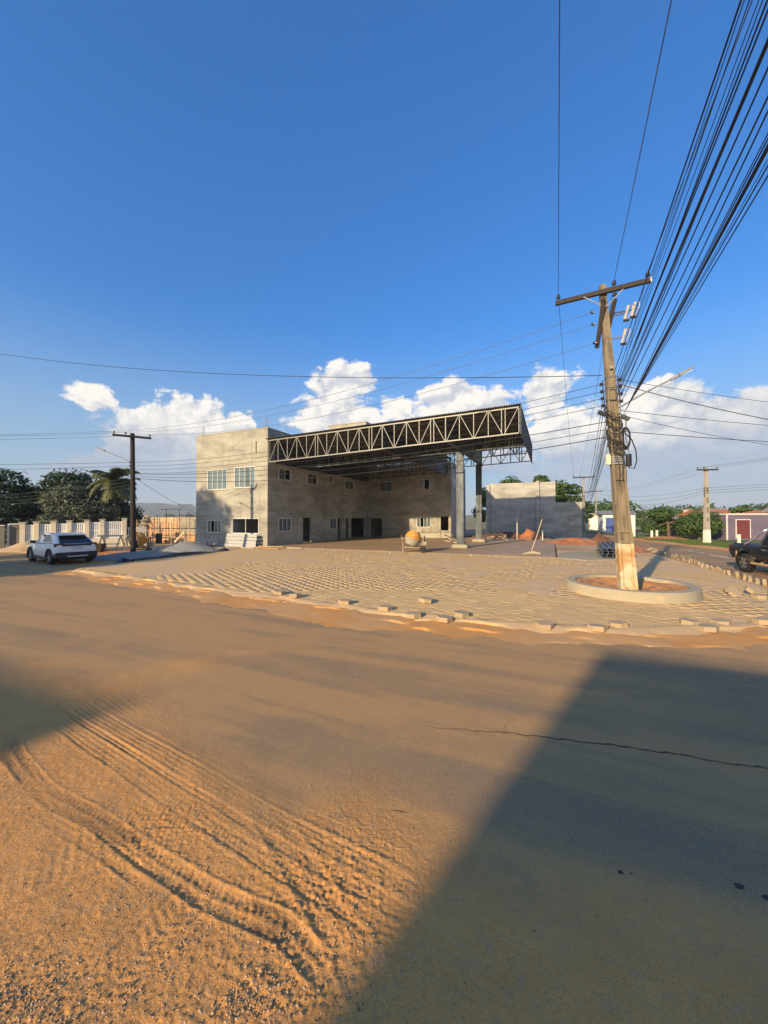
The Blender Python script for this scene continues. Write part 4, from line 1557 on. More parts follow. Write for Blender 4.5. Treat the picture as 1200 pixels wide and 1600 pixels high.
# ---- plainer poles further off
def far_pole(name, label, loc, h, arm_dir, arm_w, shaft='pole_concrete_grey', foot=0.0, r0=.16, r1=.10, lamp=None, round_=False, lean=(0, 0)):
    t = thing(name, label, 'utility pole', loc)
    m = MB()
    if round_:
        m.tube([(0, 0, -.2), (lean[0] * .5, lean[1] * .5, h * .5), (lean[0], lean[1], h)], [r0, (r0 + r1) / 2, r1], 10)
        m.build('shaft', shaft, t, smooth=40)
    else:
        m.bar((0, 0, foot if foot else -.2), (lean[0], lean[1], h), r0 * 2, r0 * 1.5, w2=r1 * 2, h2=r1 * 1.5)
        m.build('shaft', shaft, t)
        m = MB()
        for k in range(4):
            z = foot + (h - foot) * (.1 + .16 * k)
            w = r0 * 2 - (r0 - r1) * 2 * z / h
            m.box(-w * .32, w * .32, -w * .80 * .5, -w * .745 * .5, z, z + (h - foot) * .10)
        m.build('recess_panel', 'pole_concrete', t)
    if foot:
        m = MB()
        m.bar((0, 0, -.2), (0, 0, foot - .001), r0 * 2 + .06, r0 * 1.5 + .06, w2=r0 * 2 + .01, h2=r0 * 1.5 + .01)
        m.build('whitewashed_foot', 'whitewash_clean', t)
    ad = Vector(arm_dir).normalized()
    ac = Vector((lean[0], lean[1], h - .22)) - Vector((ad.y, -ad.x, 0)) * -(r1 + .06)
    m = MB()
    m.bar(ac - ad * arm_w / 2, ac + ad * arm_w / 2, .10, .12)
    m.build('crossarm', 'wood_old' if shaft != 'wood_pole' else 'wood_pole', t)
    pts = []
    for u in (-.46, -.17 if arm_w < 3 else 0, .46):
        p = ac + ad * arm_w * u + Vector((0, 0, .06))
        insulator_mb(MB(), p).build('insulator', 'porcelain', t, smooth=40)
        pts.append(Vector(loc) + p + Vector((0, 0, .16)))
    low = []
    for k in range(4):
        z = h - 1.75 - k * .22
        p = Vector((-r1 * 1.9, -.05, z))
        m = MB()
        m.lathe([(.045, -.05), (.025, 0), (.045, .05)], 8, Matrix.Translation(p))
        m.build('spool', 'porcelain', t, smooth=40)
        low.append(Vector(loc) + p)
    if lamp:
        a, b = Vector(lamp[0]), Vector(lamp[1])
        m = MB()
        m.tube([a, (a + b) / 2 + Vector((0, 0, .04)), b], .028, 7)
        la = m.build('lamp_arm', 'lamp_grey', t, smooth=40)
        d = (b - a).normalized()
        m = MB()
        m.bar(b, b + d * .55, .14, .09, w2=.18, h2=.06)
        m.build('lamp_head', 'lamp_grey', la, bevel=.015)
    return t, pts, low


LPOS = Vector((-15.04, 23.08, 0))
lpole, LINS, LLOW = far_pole('utility_pole', 'dark round utility pole with lamp arm left of the building', LPOS, 7.35, (.85, .53, 0), 1.95, 'wood_pole', r0=.16, r1=.12, round_=True, lean=(-.13, 0),
                             lamp=((-.1, 0, 5.55), (-1.55, -.35, 6.25)))
m = MB()
m.bar((.2, -.1, 4.62), (.45, -.2, 4.55), .12, .12)
m.build('cable_box', 'black_plastic', lpole)
P3 = L(22.7, 26.5)
p3, I3, W3 = far_pole('utility_pole', 'grey utility pole at the far end of the boundary wall', P3, 7.1, ES, 2.2, r0=.15, r1=.09, lamp=((.1, 0, 5.2), (2.0, -.4, 5.6)))
PR = L(31.4, 18.1)
pr_, IR, WR = far_pole('utility_pole', 'pale utility pole with white painted foot on the grass verge', PR, 6.55, (1, -.1, 0), 1.65, r0=.19, r1=.11, foot=1.25)
P4 = L(24.2, 52)
p4, I4, W4 = far_pole('utility_pole', 'distant utility pole seen left of the whitewashed pole foot', P4, 6.9, ES, 2.0, r0=.14, r1=.09)
P5 = L(27.0, 60)
p5, I5, W5 = far_pole('utility_pole', 'distant utility pole just right of the leaning pole', P5, 7.5, ES, 2.2, r0=.14, r1=.09, foot=1.0)
PB = BASE - ET * 33 - ES * 1.0 - Vector((0, 0, .18))
pb, IB, WB = far_pole('utility_pole', 'concrete utility pole behind the viewer, outside the picture', PB, 9.2, ES, 2.4, r0=.2, r1=.1)
PL2 = Vector((-46, 21, 0))
pl2, IL2, WL2 = far_pole('utility_pole', 'wooden utility pole beyond the left picture edge', PL2, 7.4, (.5, .85, 0), 2.0, 'wood_pole', r0=.15, r1=.11, round_=True)
PE = Vector((-28.4, 27.6, 0))
pe, IE, WE = far_pole('utility_pole', 'utility pole cut by the left picture edge with crossarm above the trees', PE, 5.55, (.9, -.3, 0), 1.6, 'wood_pole', r0=.12, r1=.09, round_=True)
PQ = Vector((44, 22, 0))
pq, IQ, WQ = far_pole('utility_pole', 'utility pole beyond the right picture edge', PQ, 9.6, (.3, 1, 0), 2.0, r0=.17, r1=.1)


def wire(p, q, sag, r, label, group, name='power_line', m='cable', n=26, sides=5):
    p, q = Vector(p), Vector(q)
    pts = []
    for i in range(n + 1):
        u = i / n
        x = p.lerp(q, u)
        x.z -= sag * 4 * u * (1 - u)
        pts.append(x)
    b = MB()
    b.tube(pts, r, sides)
    o = b.build(name, m, None, smooth=80)
    return tag(o, label, 'cable', group)


AX = lambda z, a=0, b=0: BASE + axis(z) + PXD * a + PYD * b
G1 = 'high wires running overhead from the leaning pole'
names3 = ('leftmost', 'middle', 'rightmost')
for k in range(3):
    wire(INS[k], IB[k], .35, .008, f'{names3[k]} of the thin wires rising from the top crossarm to the upper picture edge', G1, m='wire_metal')
    wire(INS[k], I3[k], .55, .007, f'{names3[k]} wire from the top crossarm down to the far grey pole', 'wires to the far grey pole', m='wire_metal')
    wire(VERT[k], LINS[k], .75, .007, f'{("upper", "middle", "lower")[k]} thin wire from the leaning pole to the dark pole crossarm', 'thin wires across to the dark pole', m='wire_metal')
for k in range(4):
    wire(RACK_L[k], LLOW[3 - k], .55, .008, 'rack wire crossing from the leaning pole in front of the building to the dark pole', 'rack wires across to the dark pole')
for k in range(3):
    wire(AX(4.85 - .22 * k, -.2), LPOS + Vector((.05, -.1, 4.9 - .12 * k)), .5 + .08 * k, (.012, .009, .013)[k], 'telephone cable crossing below the rack wires towards the dark pole', 'telephone cables across to the dark pole')
rw = random.Random(9)
for k in range(11):
    a = AX(5.25 + .09 * k + rw.uniform(-.03, .03), .10 + rw.uniform(-.05, .05), -.12)
    b = PB + Vector((rw.uniform(-.2, .35), 0, 7.5 + .10 * k))
    wire(a, b, .20 + rw.uniform(-.05, .10), rw.choice((.004, .005, .007, .009)), 'black cable in the thick bundle from the leaning pole to the upper right corner', 'overhead cable bundle')
for k in range(10):
    a = AX(5.0 + .05 * k, .22 + .03 * k, -.10)
    b = PB + Vector((.35 + .09 * k + rw.uniform(-.05, .05), 0, 7.2 + rw.uniform(-.2, .3)))
    wire(a, b, .22 + rw.uniform(-.05, .08), rw.choice((.004, .005, .007, .010)), 'black cable in the lower bundle sagging to the right picture edge', 'lower overhead cable bundle')
for k in range(4):
    wire(RACK_R[k], WB[3 - k] + Vector((.5, 0, .6)), .35, .008, 'rack wire rising from the leaning pole beside the cable bundle', 'rack wires overhead')
wire(AX(5.1, .3), PB + Vector((1.9, 4, 7.0)), .2, .007, 'single thin wire lowest right of the overhead cables', 'single overhead wires')
for k in range(10):
    a = AX(4.05 + .16 * k, -.12 + rw.uniform(-.1, .05), .1)
    b = P3 + Vector((rw.uniform(-.15, .15), 0, 3.7 + .2 * k))
    wire(a, b, .85 + rw.uniform(-.35, .5), rw.choice((.007, .009, .012)), 'slack telephone cable running from the leaning pole back to the far grey pole', 'telephone cables to the far grey pole')
# lines leaving to the right
RT_ = 'lines leaving the leaning pole to the right'
wire(AX(6.05, .2), PQ + Vector((0, 0, 8.6)), .9, .007, 'top thin line leaving the leaning pole rightwards behind the lamp', RT_)
wire(AX(5.15, .2), PQ + Vector((0, 0, 7.7)), .7, .008, 'second line leaving the leaning pole to the right picture edge', RT_)
wire(AX(4.55, .2), PQ + Vector((0, -1, 7.2)), .7, .010, 'lowest rising line leaving the leaning pole to the right', RT_)
wire(AX(5.9, .25), Vector((22, 12.5, 4.6)), .5, .011, 'thick black cable sloping down from the leaning pole to the right', RT_)
wire(AX(5.0, .25), Vector((24, 17, 5.1)), .4, .007, 'thin cable sloping gently down right below the lamp arm', RT_)
eh = thing('service_post', 'slim metal service post beyond the right picture edge', 'post', (22, 12.5, 0))
m = MB()
m.tube([(0, 0, -.1), (0, 0, 4.75)], .05, 8)
m.build('shaft', 'wire_metal', eh)
m = MB()
m.tube([(0, 0, 4.76), (0, 0, 4.84)], .06, 8)
m.build('cap', 'black_plastic', eh)
eh2 = thing('service_post', 'second slim service post beyond the right picture edge', 'post', (24, 17, 0))
m = MB()
m.tube([(0, 0, -.1), (0, 0, 5.2)], .05, 8)
m.build('shaft', 'wire_metal', eh2)
m = MB()
m.tube([(0, 0, 5.21), (0, 0, 5.28)], .06, 8)
m.build('cap', 'black_plastic', eh2)
# long line high across the sky from the left
PLH = Vector((-30, 24, 0))
plh, ILH, WLH = far_pole('utility_pole', 'tall utility pole far beyond the left picture edge', PLH, 13.6, (.3, 1, 0), 1.6, 'wood_pole', r0=.16, r1=.1, round_=True)
wire(ILH[1], AX(6.2, -.2), .9, .011, 'single black line crossing the sky from the left edge to the leaning pole', 'single overhead wires')
# dark pole to the left
for k in range(3):
    wire(LINS[k], IL2[k], .5, .009, f'{("first", "second", "third")[k]} crossarm wire leaving the dark pole to the left edge', 'crossarm wires left of the dark pole', m='wire_metal')
for k in range(4):
    wire(LLOW[k] + Vector((0, 0, -.9)), WE[k] + Vector((0, 0, .1)), .25, .014, 'cable sagging from the dark pole left in front of the tree crowns', 'cables left of the dark pole')
wire(LLOW[0], WL2[0], .3, .010, 'upper rack cable running from the dark pole to the left edge', 'rack cables left of the dark pole')
wire(LLOW[1], WL2[1], .4, .010, 'lower rack cable running from the dark pole to the left edge', 'rack cables left of the dark pole')
wire(LPOS + Vector((.3, -.1, 4.55)), Vector((-15.6, 33.2, 2.35)), .15, .012, 'service cable dropping from the dark pole to the brick wall', 'service drops')
# pale right-hand pole
for k in range(3):
    wire(IR[k], IQ[k], .35, .009, f'{names3[k]} crossarm wire from the pale pole up to the right edge', 'wires right of the pale pole', m='wire_metal')
    wire(IR[k], I5[k], .8, .008, f'{names3[k]} crossarm wire from the pale pole to the distant pole', 'wires beyond the pale pole', m='wire_metal')
for k in range(3):
    wire(WR[k], WQ[k] + Vector((0, 0, -1.2)), .35, .011, 'rack cable from the pale pole to the right picture edge', 'rack cables right of the pale pole')
    wire(WR[k], W3[k], .7 + .2 * k, .009, 'long slack cable between the pale pole and the far grey pole', 'cables across the street')
for k in range(3):
    wire(I3[k], I4[k], .5, .008, 'wire running on from the far grey pole along the street', 'wires along the far street', m='wire_metal')

# ================================================================== VEHICLES
def loft(stations, close=True):
    n = len(stations[0])
    m = MB()
    vs = [p for st_ in stations for p in st_]
    fs = []
    for i in range(len(stations) - 1):
        for k in range(n):
            k2 = (k + 1) % n
            fs.append((i * n + k, i * n + k2, (i + 1) * n + k2, (i + 1) * n + k))
    fs.append(tuple(range(n - 1, -1, -1)))
    fs.append(tuple(range((len(stations) - 1) * n, len(stations) * n)))
    return m.add(vs, fs)


def section(x, zb_, zt_, w, crown=.03, sill=.09, shoulder=.94):
    h = zt_ - zb_
    half = [(w - sill, zb_), (w - .02, zb_ + h * .18), (w, zb_ + h * .45), (w * .992, zb_ + h * .66), (w * shoulder, zb_ + h * .94), (w * shoulder - .09, zt_), (w * .35, zt_ + crown)]
    pts = [(x, y, z) for y, z in half] + [(x, -y, z) for y, z in reversed(half)]
    return pts


def cut_arches(body, centres, r, z, parent):
    cut = MB()
    for x in centres:
        mt = Matrix.Translation((x, 0, z)) @ Matrix.Rotation(R(90), 4, 'X')
        cut.lathe([(r, -1.5), (r, 1.5)], 28, mt)
    co = cut.build('arch_cutter', 'dark_gap')
    md = body.modifiers.new('arches', 'BOOLEAN')
    md.operation = 'DIFFERENCE'
    md.solver = 'EXACT'
    md.object = co
    co.parent = parent
    bpy.context.view_layer.update()
    dg = bpy.context.evaluated_depsgraph_get()
    me = bpy.data.meshes.new_from_object(body.evaluated_get(dg))
    body.modifiers.clear()
    body.data = me
    bpy.data.objects.remove(co)
    me.polygons.foreach_set('use_smooth', [True] * len(me.polygons))
    me.set_sharp_from_angle(angle=R(28))


def wheel(parent, x, y, r, w, rim_mat, spokes=5):
    sg = 1 if y > 0 else -1
    rotm = Matrix.Translation((x, y, r)) @ Matrix.Rotation(R(-90 * sg), 4, 'X')
    root = MB()
    root.lathe([(r * .62, -w / 2), (r * .90, -w / 2), (r * .985, -w * .36), (r, -w * .15), (r, w * .15), (r * .985, w * .36), (r * .90, w / 2), (r * .66, w / 2), (r * .62, w * .40)], 28, rotm)
    t = root.build('wheel', 'rubber', parent, smooth=35)
    b = MB()
    b.lathe([(r * .64, w * .30), (r * .66, w * .47), (r * .60, w * .47), (r * .56, w * .28), (r * .02, w * .26)], 28, rotm)
    b.build('rim', 'black_plastic', t, smooth=35)
    b = MB()
    for k in range(spokes):
        a = 2 * math.pi * k / spokes
        for off in (-.13, .13):
            p = rotm @ Vector((math.cos(a) * r * .10, math.sin(a) * r * .10, w * .36))
            q = rotm @ Vector((math.cos(a + off) * r * .61, math.sin(a + off) * r * .61, w * .43))
            b.bar(p, q, r * .09, r * .06, up=(0, 1, 0))
    b.lathe([(r * .16, w * .2), (r * .15, w * .42), (r * .02, w * .44)], 14, rotm)
    b.build('spoke', rim_mat, t)
    return t


def face_panel(pts, name, matn, parent, out=.006, thick=.01):
    P = [Vector(p) for p in pts]
    nrm_ = (P[1] - P[0]).cross(P[2] - P[0]).normalized()
    m = MB()
    n = len(P)
    m.add([p + nrm_ * out for p in P] + [p + nrm_ * (out - thick) for p in P], [tuple(range(n)), tuple(range(2 * n - 1, n - 1, -1))] + [(i, n + i, n + (i + 1) % n, (i + 1) % n) for i in range(n)])
    return m.build(name, matn, parent)


# ---- white compact SUV, seen from its rear left quarter
fw_ = Vector((-.845, .54, 0)).normalized()
lf_ = Vector((-fw_.y, fw_.x, 0))
rl = Vector((-16.1, 18.6, 0))
ctr = rl - lf_ * .78 + fw_ * 1.28
suv = thing('parked_car', 'white compact crossover parked in the shade in front of the white fence', 'car', ctr, math.atan2(fw_.y, fw_.x))
wr = .335
XR, XF = -1.28, 1.29
st_ = [section(-2.06, .50, .86, .66), section(-2.02, .36, .95, .80), section(-1.85, .30, 1.01, .855), section(-1.3, .26, 1.03, .875), section(-.3, .25, 1.00, .88), section(.7, .25, .985, .88),
       section(1.15, .26, .975, .87, .05), section(1.6, .28, .915, .855, .05), section(1.95, .34, .83, .80, .04), section(2.12, .42, .74, .70), section(2.18, .50, .66, .60)]
body = loft(st_).build('body', 'car_white', suv, smooth=28)
cut_arches(body, (XR, XF), .385, wr + .02, suv)
# greenhouse
gb = [(-1.98, .74, .985), (-1.55, .795, 1.03), (-.6, .80, 1.02), (.4, .80, 1.00), (1.18, .74, .985)]
gr = [(-1.30, .585, 1.40), (-1.0, .61, 1.455), (-.45, .62, 1.492), (.15, .615, 1.478), (.40, .57, 1.44)]
m = MB()
vs = [(x, y, z) for x, y, z in gb] + [(x, y, z) for x, y, z in gr] + [(x, -y, z) for x, y, z in gb] + [(x, -y, z) for x, y, z in gr]
n = 5
fs = [(i, i + 1, n + i + 1, n + i) for i in range(4)] + [(2 * n + i + 1, 2 * n + i, 3 * n + i, 3 * n + i + 1) for i in range(4)]
fs += [(n + i, n + i + 1, 3 * n + i + 1, 3 * n + i) for i in range(4)]
fs += [(0, n, 3 * n, 2 * n), (4, 2 * n + 4, 3 * n + 4, n + 4), (0, 2 * n, 2 * n + 1, 2 * n + 2, 2 * n + 3, 2 * n + 4, 4, 3, 2, 1)]
m.add(vs, fs).build('roof', 'car_white', suv, smooth=25)


def lerp3(a, b, u):
    return tuple(a[i] + (b[i] - a[i]) * u for i in range(3))


def side_pt(x, u, sg):
    # point on the greenhouse side, u = 0 belt .. 1 roof edge, by interpolation between the rails
    bx = [p[0] for p in gb]
    pb_ = (x, np.interp(x, bx, [p[1] for p in gb]), np.interp(x, bx, [p[2] for p in gb]))
    k = np.interp(x, bx, range(5))
    i = min(int(k), 3)
    a = k - i
    pb_ = lerp3(gb[i], gb[i + 1], a)
    pt_ = lerp3(gr[i], gr[i + 1], a)
    q = lerp3(pb_, pt_, u)
    return (q[0], q[1] * sg, q[2])


for sg in (1, -1):
    for nm, poly in (('side_window', [(-1.42, .12), (-.56, .10), (-.50, .86), (-1.0, .84), (-1.25, .62)]), ('side_window', [(-.49, .10), (.92, .10), (.33, .86), (-.43, .86)])):
        pts = [side_pt(x, u, sg) for x, u in poly]
        if sg < 0:
            pts = pts[::-1]
        face_panel(pts, nm, 'car_glass', suv, .012, .02)
    # roof rail, mirror, door handle
    m = MB()
    m.tube([(-1.0, .60 * sg, 1.45), (-.9, .60 * sg, 1.505), (-.3, .61 * sg, 1.528), (.15, .60 * sg, 1.512), (.28, .59 * sg, 1.47)], .016, 6)
    m.build('roof_rail', 'alloy', suv, smooth=40)
    m = MB()
    m.bar((.78, .80 * sg, 1.03), (.76, 1.02 * sg, 1.07), .10, .14)
    m.build('mirror', 'black_plastic', suv, bevel=.02)
    for x in (-.85, .15):
        m = MB()
        m.bar((x - .1, .882 * sg, .88), (x + .1, .884 * sg, .885), .03, .03)
        m.build('door_handle', 'car_white', suv, bevel=.006)
    for x in (XR, XF):
        m = MB()
        ring = []
        for a in [j * math.pi / 14 for j in range(-2, 17)]:
            ring.append((x + .41 * math.cos(a), .872 * sg, wr + .02 + .41 * math.sin(a)))
        m.tube(ring, .035, 6)
        m.build('arch_cladding', 'black_plastic', suv, smooth=40)
        wheel(suv, x, .775 * sg, wr, .21, 'alloy')
    m = MB()
    m.box(-.86, .87, .80 * sg if sg > 0 else -.895, .895 if sg > 0 else -.80, .215, .36)
    m.build('sill_cladding', 'black_plastic', suv, bevel=.02)
    m = MB()
    m.bar((-2.045, .50 * sg, .93), (-1.90, .87 * sg, .955), .05, .15)
    m.build('tail_light', 'tail_red', suv, bevel=.01)
    m = MB()
    m.bar((2.08, .45 * sg, .74), (1.93, .76 * sg, .78), .08, .10)
    m.build('headlight', 'lamp_lens', suv, bevel=.01)
m = MB()
m.bar((-2.075, -.56, .945), (-2.075, .56, .945), .04, .10)
m.build('tail_bar', 'black_plastic', suv, bevel=.01)
p4_ = [(-1.955, .66, 1.03), (-1.955, -.66, 1.03), (-1.36, -.53, 1.375), (-1.36, .53, 1.375)]
face_panel(p4_[::-1], 'rear_window', 'car_glass', suv, .014, .02)
face_panel([(1.10, .66, 1.025), (1.10, -.66, 1.025), (.44, -.51, 1.42), (.44, .51, 1.42)], 'windscreen', 'car_glass', suv, .014, .02)
m = MB()
m.bar((-1.44, -.58, 1.43), (-1.44, .58, 1.43), .26, .03)
m.build('spoiler', 'car_white', suv, bevel=.01)
m = MB()
m.box(-2.12, -1.72, -.845, .845, .30, .60)
m.build('rear_bumper', 'black_plastic', suv, bevel=.06)
m = MB()
m.bar((-2.13, -.42, .40), (-2.13, .42, .40), .03, .08)
m.build('skid_plate', 'alloy', suv, bevel=.01)
m = MB()
m.box(-2.10, -2.085, -.20, .20, .78, .90)
m.build('number_plate', 'plate_grey', suv)
m = MB()
m.box(-1.9, 1.95, -.62, .62, .20, .50)
m.build('underbody', 'black_plastic', suv)
m = MB()
m.tube([(-1.0, .0, 1.46), (-1.15, 0, 1.52), (-1.25, 0, 1.60)], .010, 5)
m.build('aerial', 'black_plastic', suv)

# ---- black double-cab pickup at the right edge
hd = Vector((-.25, -.968, 0)).normalized()
hl = Vector((-hd.y, hd.x, 0))
rr_ = Vector((15.1, 15.98, 0))
ctr = rr_ + hl * .78 + hd * 1.55
pk = thing('pickup_truck', 'dusty black double-cab pickup with chrome roll bar, cut by the right edge', 'pickup truck', ctr, math.atan2(hd.y, hd.x))
wr = .39
XR, XF = -1.55, 1.45
st_ = [section(-2.62, .62, 1.12, .82, 0), section(-2.58, .58, 1.14, .865, 0), section(-1.5, .55, 1.14, .885, 0), section(-.75, .50, 1.14, .885, 0), section(.2, .48, 1.12, .885, 0), section(1.0, .48, 1.12, .88, .03),
       section(1.6, .50, 1.07, .87, .05), section(2.1, .52, 1.02, .84, .04), section(2.32, .56, .92, .76, .03), section(2.38, .60, .85, .70)]
body = loft(st_).build('body', 'car_black', pk, smooth=28)
cut_arches(body, (XR, XF), .47, wr + .04, pk)
gb = [(-.86, .80, 1.13), (-.6, .81, 1.13), (.1, .81, 1.12), (.6, .81, 1.12), (1.30, .76, 1.13)]
gr = [(-.66, .63, 1.70), (-.45, .655, 1.755), (0.0, .66, 1.775), (.32, .655, 1.76), (.58, .62, 1.70)]
m = MB()
vs = [(x, y, z) for x, y, z in gb] + [(x, y, z) for x, y, z in gr] + [(x, -y, z) for x, y, z in gb] + [(x, -y, z) for x, y, z in gr]
n = 5
fs = [(i, i + 1, n + i + 1, n + i) for i in range(4)] + [(2 * n + i + 1, 2 * n + i, 3 * n + i, 3 * n + i + 1) for i in range(4)]
fs += [(n + i, n + i + 1, 3 * n + i + 1, 3 * n + i) for i in range(4)]
fs += [(0, n, 3 * n, 2 * n), (4, 2 * n + 4, 3 * n + 4, n + 4), (0, 2 * n, 2 * n + 1, 2 * n + 2, 2 * n + 3, 2 * n + 4, 4, 3, 2, 1)]
m.add(vs, fs).build('cab', 'car_black', pk, smooth=25)
for sg in (1, -1):
    for poly in ([(-.70, .10), (-.10, .08), (-.07, .84), (-.58, .84)], [(.0, .08), (.98, .10), (.46, .84), (.02, .84)]):
        pts = [side_pt(x, u, sg) for x, u in poly]
        face_panel(pts if sg > 0 else pts[::-1], 'side_window', 'car_glass', pk, .012, .02)
    m = MB()
    m.tube([(-1.75, .76 * sg, 1.14), (-1.2, .70 * sg, 1.42), (-.93, .64 * sg, 1.70), (-.86, .50 * sg, 1.80), (-.86, 0, 1.81)], .034, 8)
    m.build('roll_bar', 'chrome', pk, smooth=40)
    m = MB()
    m.bar((.86, .82 * sg, 1.18), (.84, 1.04 * sg, 1.22), .10, .17)
    m.build('mirror', 'chrome', pk, bevel=.02)
    for x in (XR, XF):
        m = MB()
        ring = [(x + .50 * math.cos(a), .885 * sg, wr + .04 + .50 * math.sin(a)) for a in [j * math.pi / 14 for j in range(-2, 17)]]
        m.tube(ring, .05, 6)
        m.build('fender_flare', 'car_black', pk, smooth=40)
        wheel(pk, x, .80 * sg, wr, .25, 'alloy', 6)
    m = MB()
    m.tube([(-.95, .98 * sg, .44), (1.0, .98 * sg, .44)], .055, 8)
    m.tube([(-.6, .8 * sg, .5), (-.6, .98 * sg, .44)], .02, 5)
    m.tube([(.6, .8 * sg, .5), (.6, .98 * sg, .44)], .02, 5)
    m.build('side_step', 'mud_tan', pk, smooth=40)
    m = MB()
    m.box(-2.10, -2.07, min(.62 * sg, .90 * sg), max(.62 * sg, .90 * sg), .28, .86)
    m.build('mud_flap', 'mud_tan', pk)
    m = MB()
    m.box(-2.645, -2.60, min(.74 * sg, .86 * sg), max(.74 * sg, .86 * sg), .76, 1.08)
    m.build('tail_light', 'tail_red', pk, bevel=.01)
    for x in (-.45, .3):
        m = MB()
        m.bar((x - .09, .888 * sg, 1.0), (x + .09, .888 * sg, 1.0), .03, .04)
        m.build('door_handle', 'chrome', pk, bevel=.006)
    m = MB()
    m.bar((2.34, .48 * sg, .86), (2.25, .78 * sg, .88), .08, .14)
    m.build('headlight', 'lamp_lens', pk, bevel=.01)
m = MB()
m.box(-2.56, -.90, -.74, .74, 1.142, 1.16)
m.build('bed_cover', 'black_plastic', pk, bevel=.008)
m = MB()
m.box(-2.80, -2.63, -.80, .80, .52, .64)
m.build('rear_bumper', 'chrome', pk, bevel=.02)
m = MB()
m.box(-2.4, 2.2, -.55, .55, .34, .70)
m.build('underbody', 'black_plastic', pk)
face_panel([(1.22, .68, 1.165), (1.22, -.68, 1.165), (.62, -.56, 1.68), (.62, .56, 1.68)], 'windscreen', 'car_glass', pk, .014, .02)
face_panel([(-.845, .70, 1.16), (-.67, .57, 1.67), (-.67, -.57, 1.67), (-.845, -.70, 1.16)], 'rear_window', 'car_glass', pk, .014, .02)

# ================================================================== BUILDING-SITE THINGS
def mound_mb(rx, ry, h, seed, lump=.25, n=44, px=1.3):
    gx, gy = np.meshgrid(np.linspace(-1.15, 1.15, n), np.linspace(-1.15, 1.15, n))
    wob = 1 + .35 * (fbm(gx, gy, 1.4, 3, seed) - .5)
    r = np.hypot(gx, gy) / wob
    z = h * np.clip(1 - r, 0, 1) ** px * (1 + lump * (fbm(gx, gy, 3.5, 4, seed + 3) - .5) * 2) + (np.clip(1 - r, 0, .2) / .2) * lump * h * .3 * (fbm(gx, gy, 9, 3, seed + 5) - .3) - .03 * (r > 1)
    v = np.stack([(gx * rx).ravel(), (gy * ry).ravel(), z.ravel()], 1)
    i = np.arange(n - 1)[:, None] * n + np.arange(n - 1)[None, :]
    f = np.stack([i, i + 1, i + 1 + n, i + n], -1).reshape(-1, 4)
    f = f[(r.ravel()[f] < 1.08).any(1)]
    return v, f


def mound(name, label, cat, loc, rx, ry, h, m, rz=0, seed=1, lump=.25, px=1.3):
    v, f = mound_mb(rx, ry, h, seed, lump, px=px)
    o = np_mesh(name, v, f, m, smooth=True, loc=loc)
    o.rotation_euler = (0, 0, rz)
    return tag(o, label, cat)


# grey gravel heap on a black tarpaulin in front of the building
gpc = L(-2.3, -4.9, .045)
mound('gravel_heap', 'long low heap of grey gravel in front of the building', 'gravel heap', gpc, 2.7, 1.6, .72, 'gravel_grey', -A, 5, .14, .78)
mound('gravel_heap', 'flat spread of grey gravel running out beside the dark pole', 'gravel heap', L(-2.6, -7.6, .045), 2.6, 2.2, .30, 'gravel_grey', -A + .5, 15, .15, .9)
tb = MB()
rt = random.Random(3)
pts = [(.35, -10.2), (.15, -9.3), (.0, -8.4), (-.1, -7.6), (-.05, -6.9), (.05, -6.1), (.1, -5.3), (.05, -4.7), (-.2, -4.2), (-.7, -3.7)]
vs = []
for (s, t) in pts:
    for o_, z in ((-.45, .05), (-.22, .08 + rt.uniform(0, .10)), (-.05, .11 + rt.uniform(.02, .16)), (.10, .10 + rt.uniform(0, .06)), (.18, .10)):
        vs.append((s + o_ + rt.uniform(-.05, .05), t + rt.uniform(-.08, .08), z))
tb.add(vs, [(5 * i + j, 5 * i + 5 + j, 5 * i + 6 + j, 5 * i + 1 + j) for i in range(len(pts) - 1) for j in range(4)])
o = tb.build('tarpaulin', 'black_plastic', loc=O0, rot=(0, 0, -A), smooth=50)
tag(o, 'crumpled black plastic sheet edging the gravel heap', 'tarpaulin')
for (s, t, w, lb) in ((.3, -10.6, .55, 'crumpled black plastic bag left of the gravel by the dark pole'), (-.15, -3.9, .5, 'crumpled black plastic bag at the right end of the gravel heap')):
    v, f = mound_mb(w, w * .6, .24, 33, .8, 22)
    tag(np_mesh('plastic_bag', v, f, 'black_plastic', loc=L(s, t, .06)), lb, 'bag')

# white boards stacked on edge against the building front
wbs = thing('board_stack', 'stack of white boards leaning under the large front opening', 'boards', L(-3.6, -.62, .045), -A)
for k in range(4):
    b = MB()
    z = .03 + k * .25
    b.bar((0 + .02 * k, .05 * k, z + .12), (3.05 - .03 * (k % 2), .05 * k + .02, z + .12 + random.uniform(-.02, .02)), .05, .235)
    b.build('board', 'board_white', wbs, bevel=.006)
for x in (.1, 2.6):
    b = MB()
    b.box(x, x + .2, .05, .45, 0, .05)
    b.build('bearer', 'wood_pale', wbs)
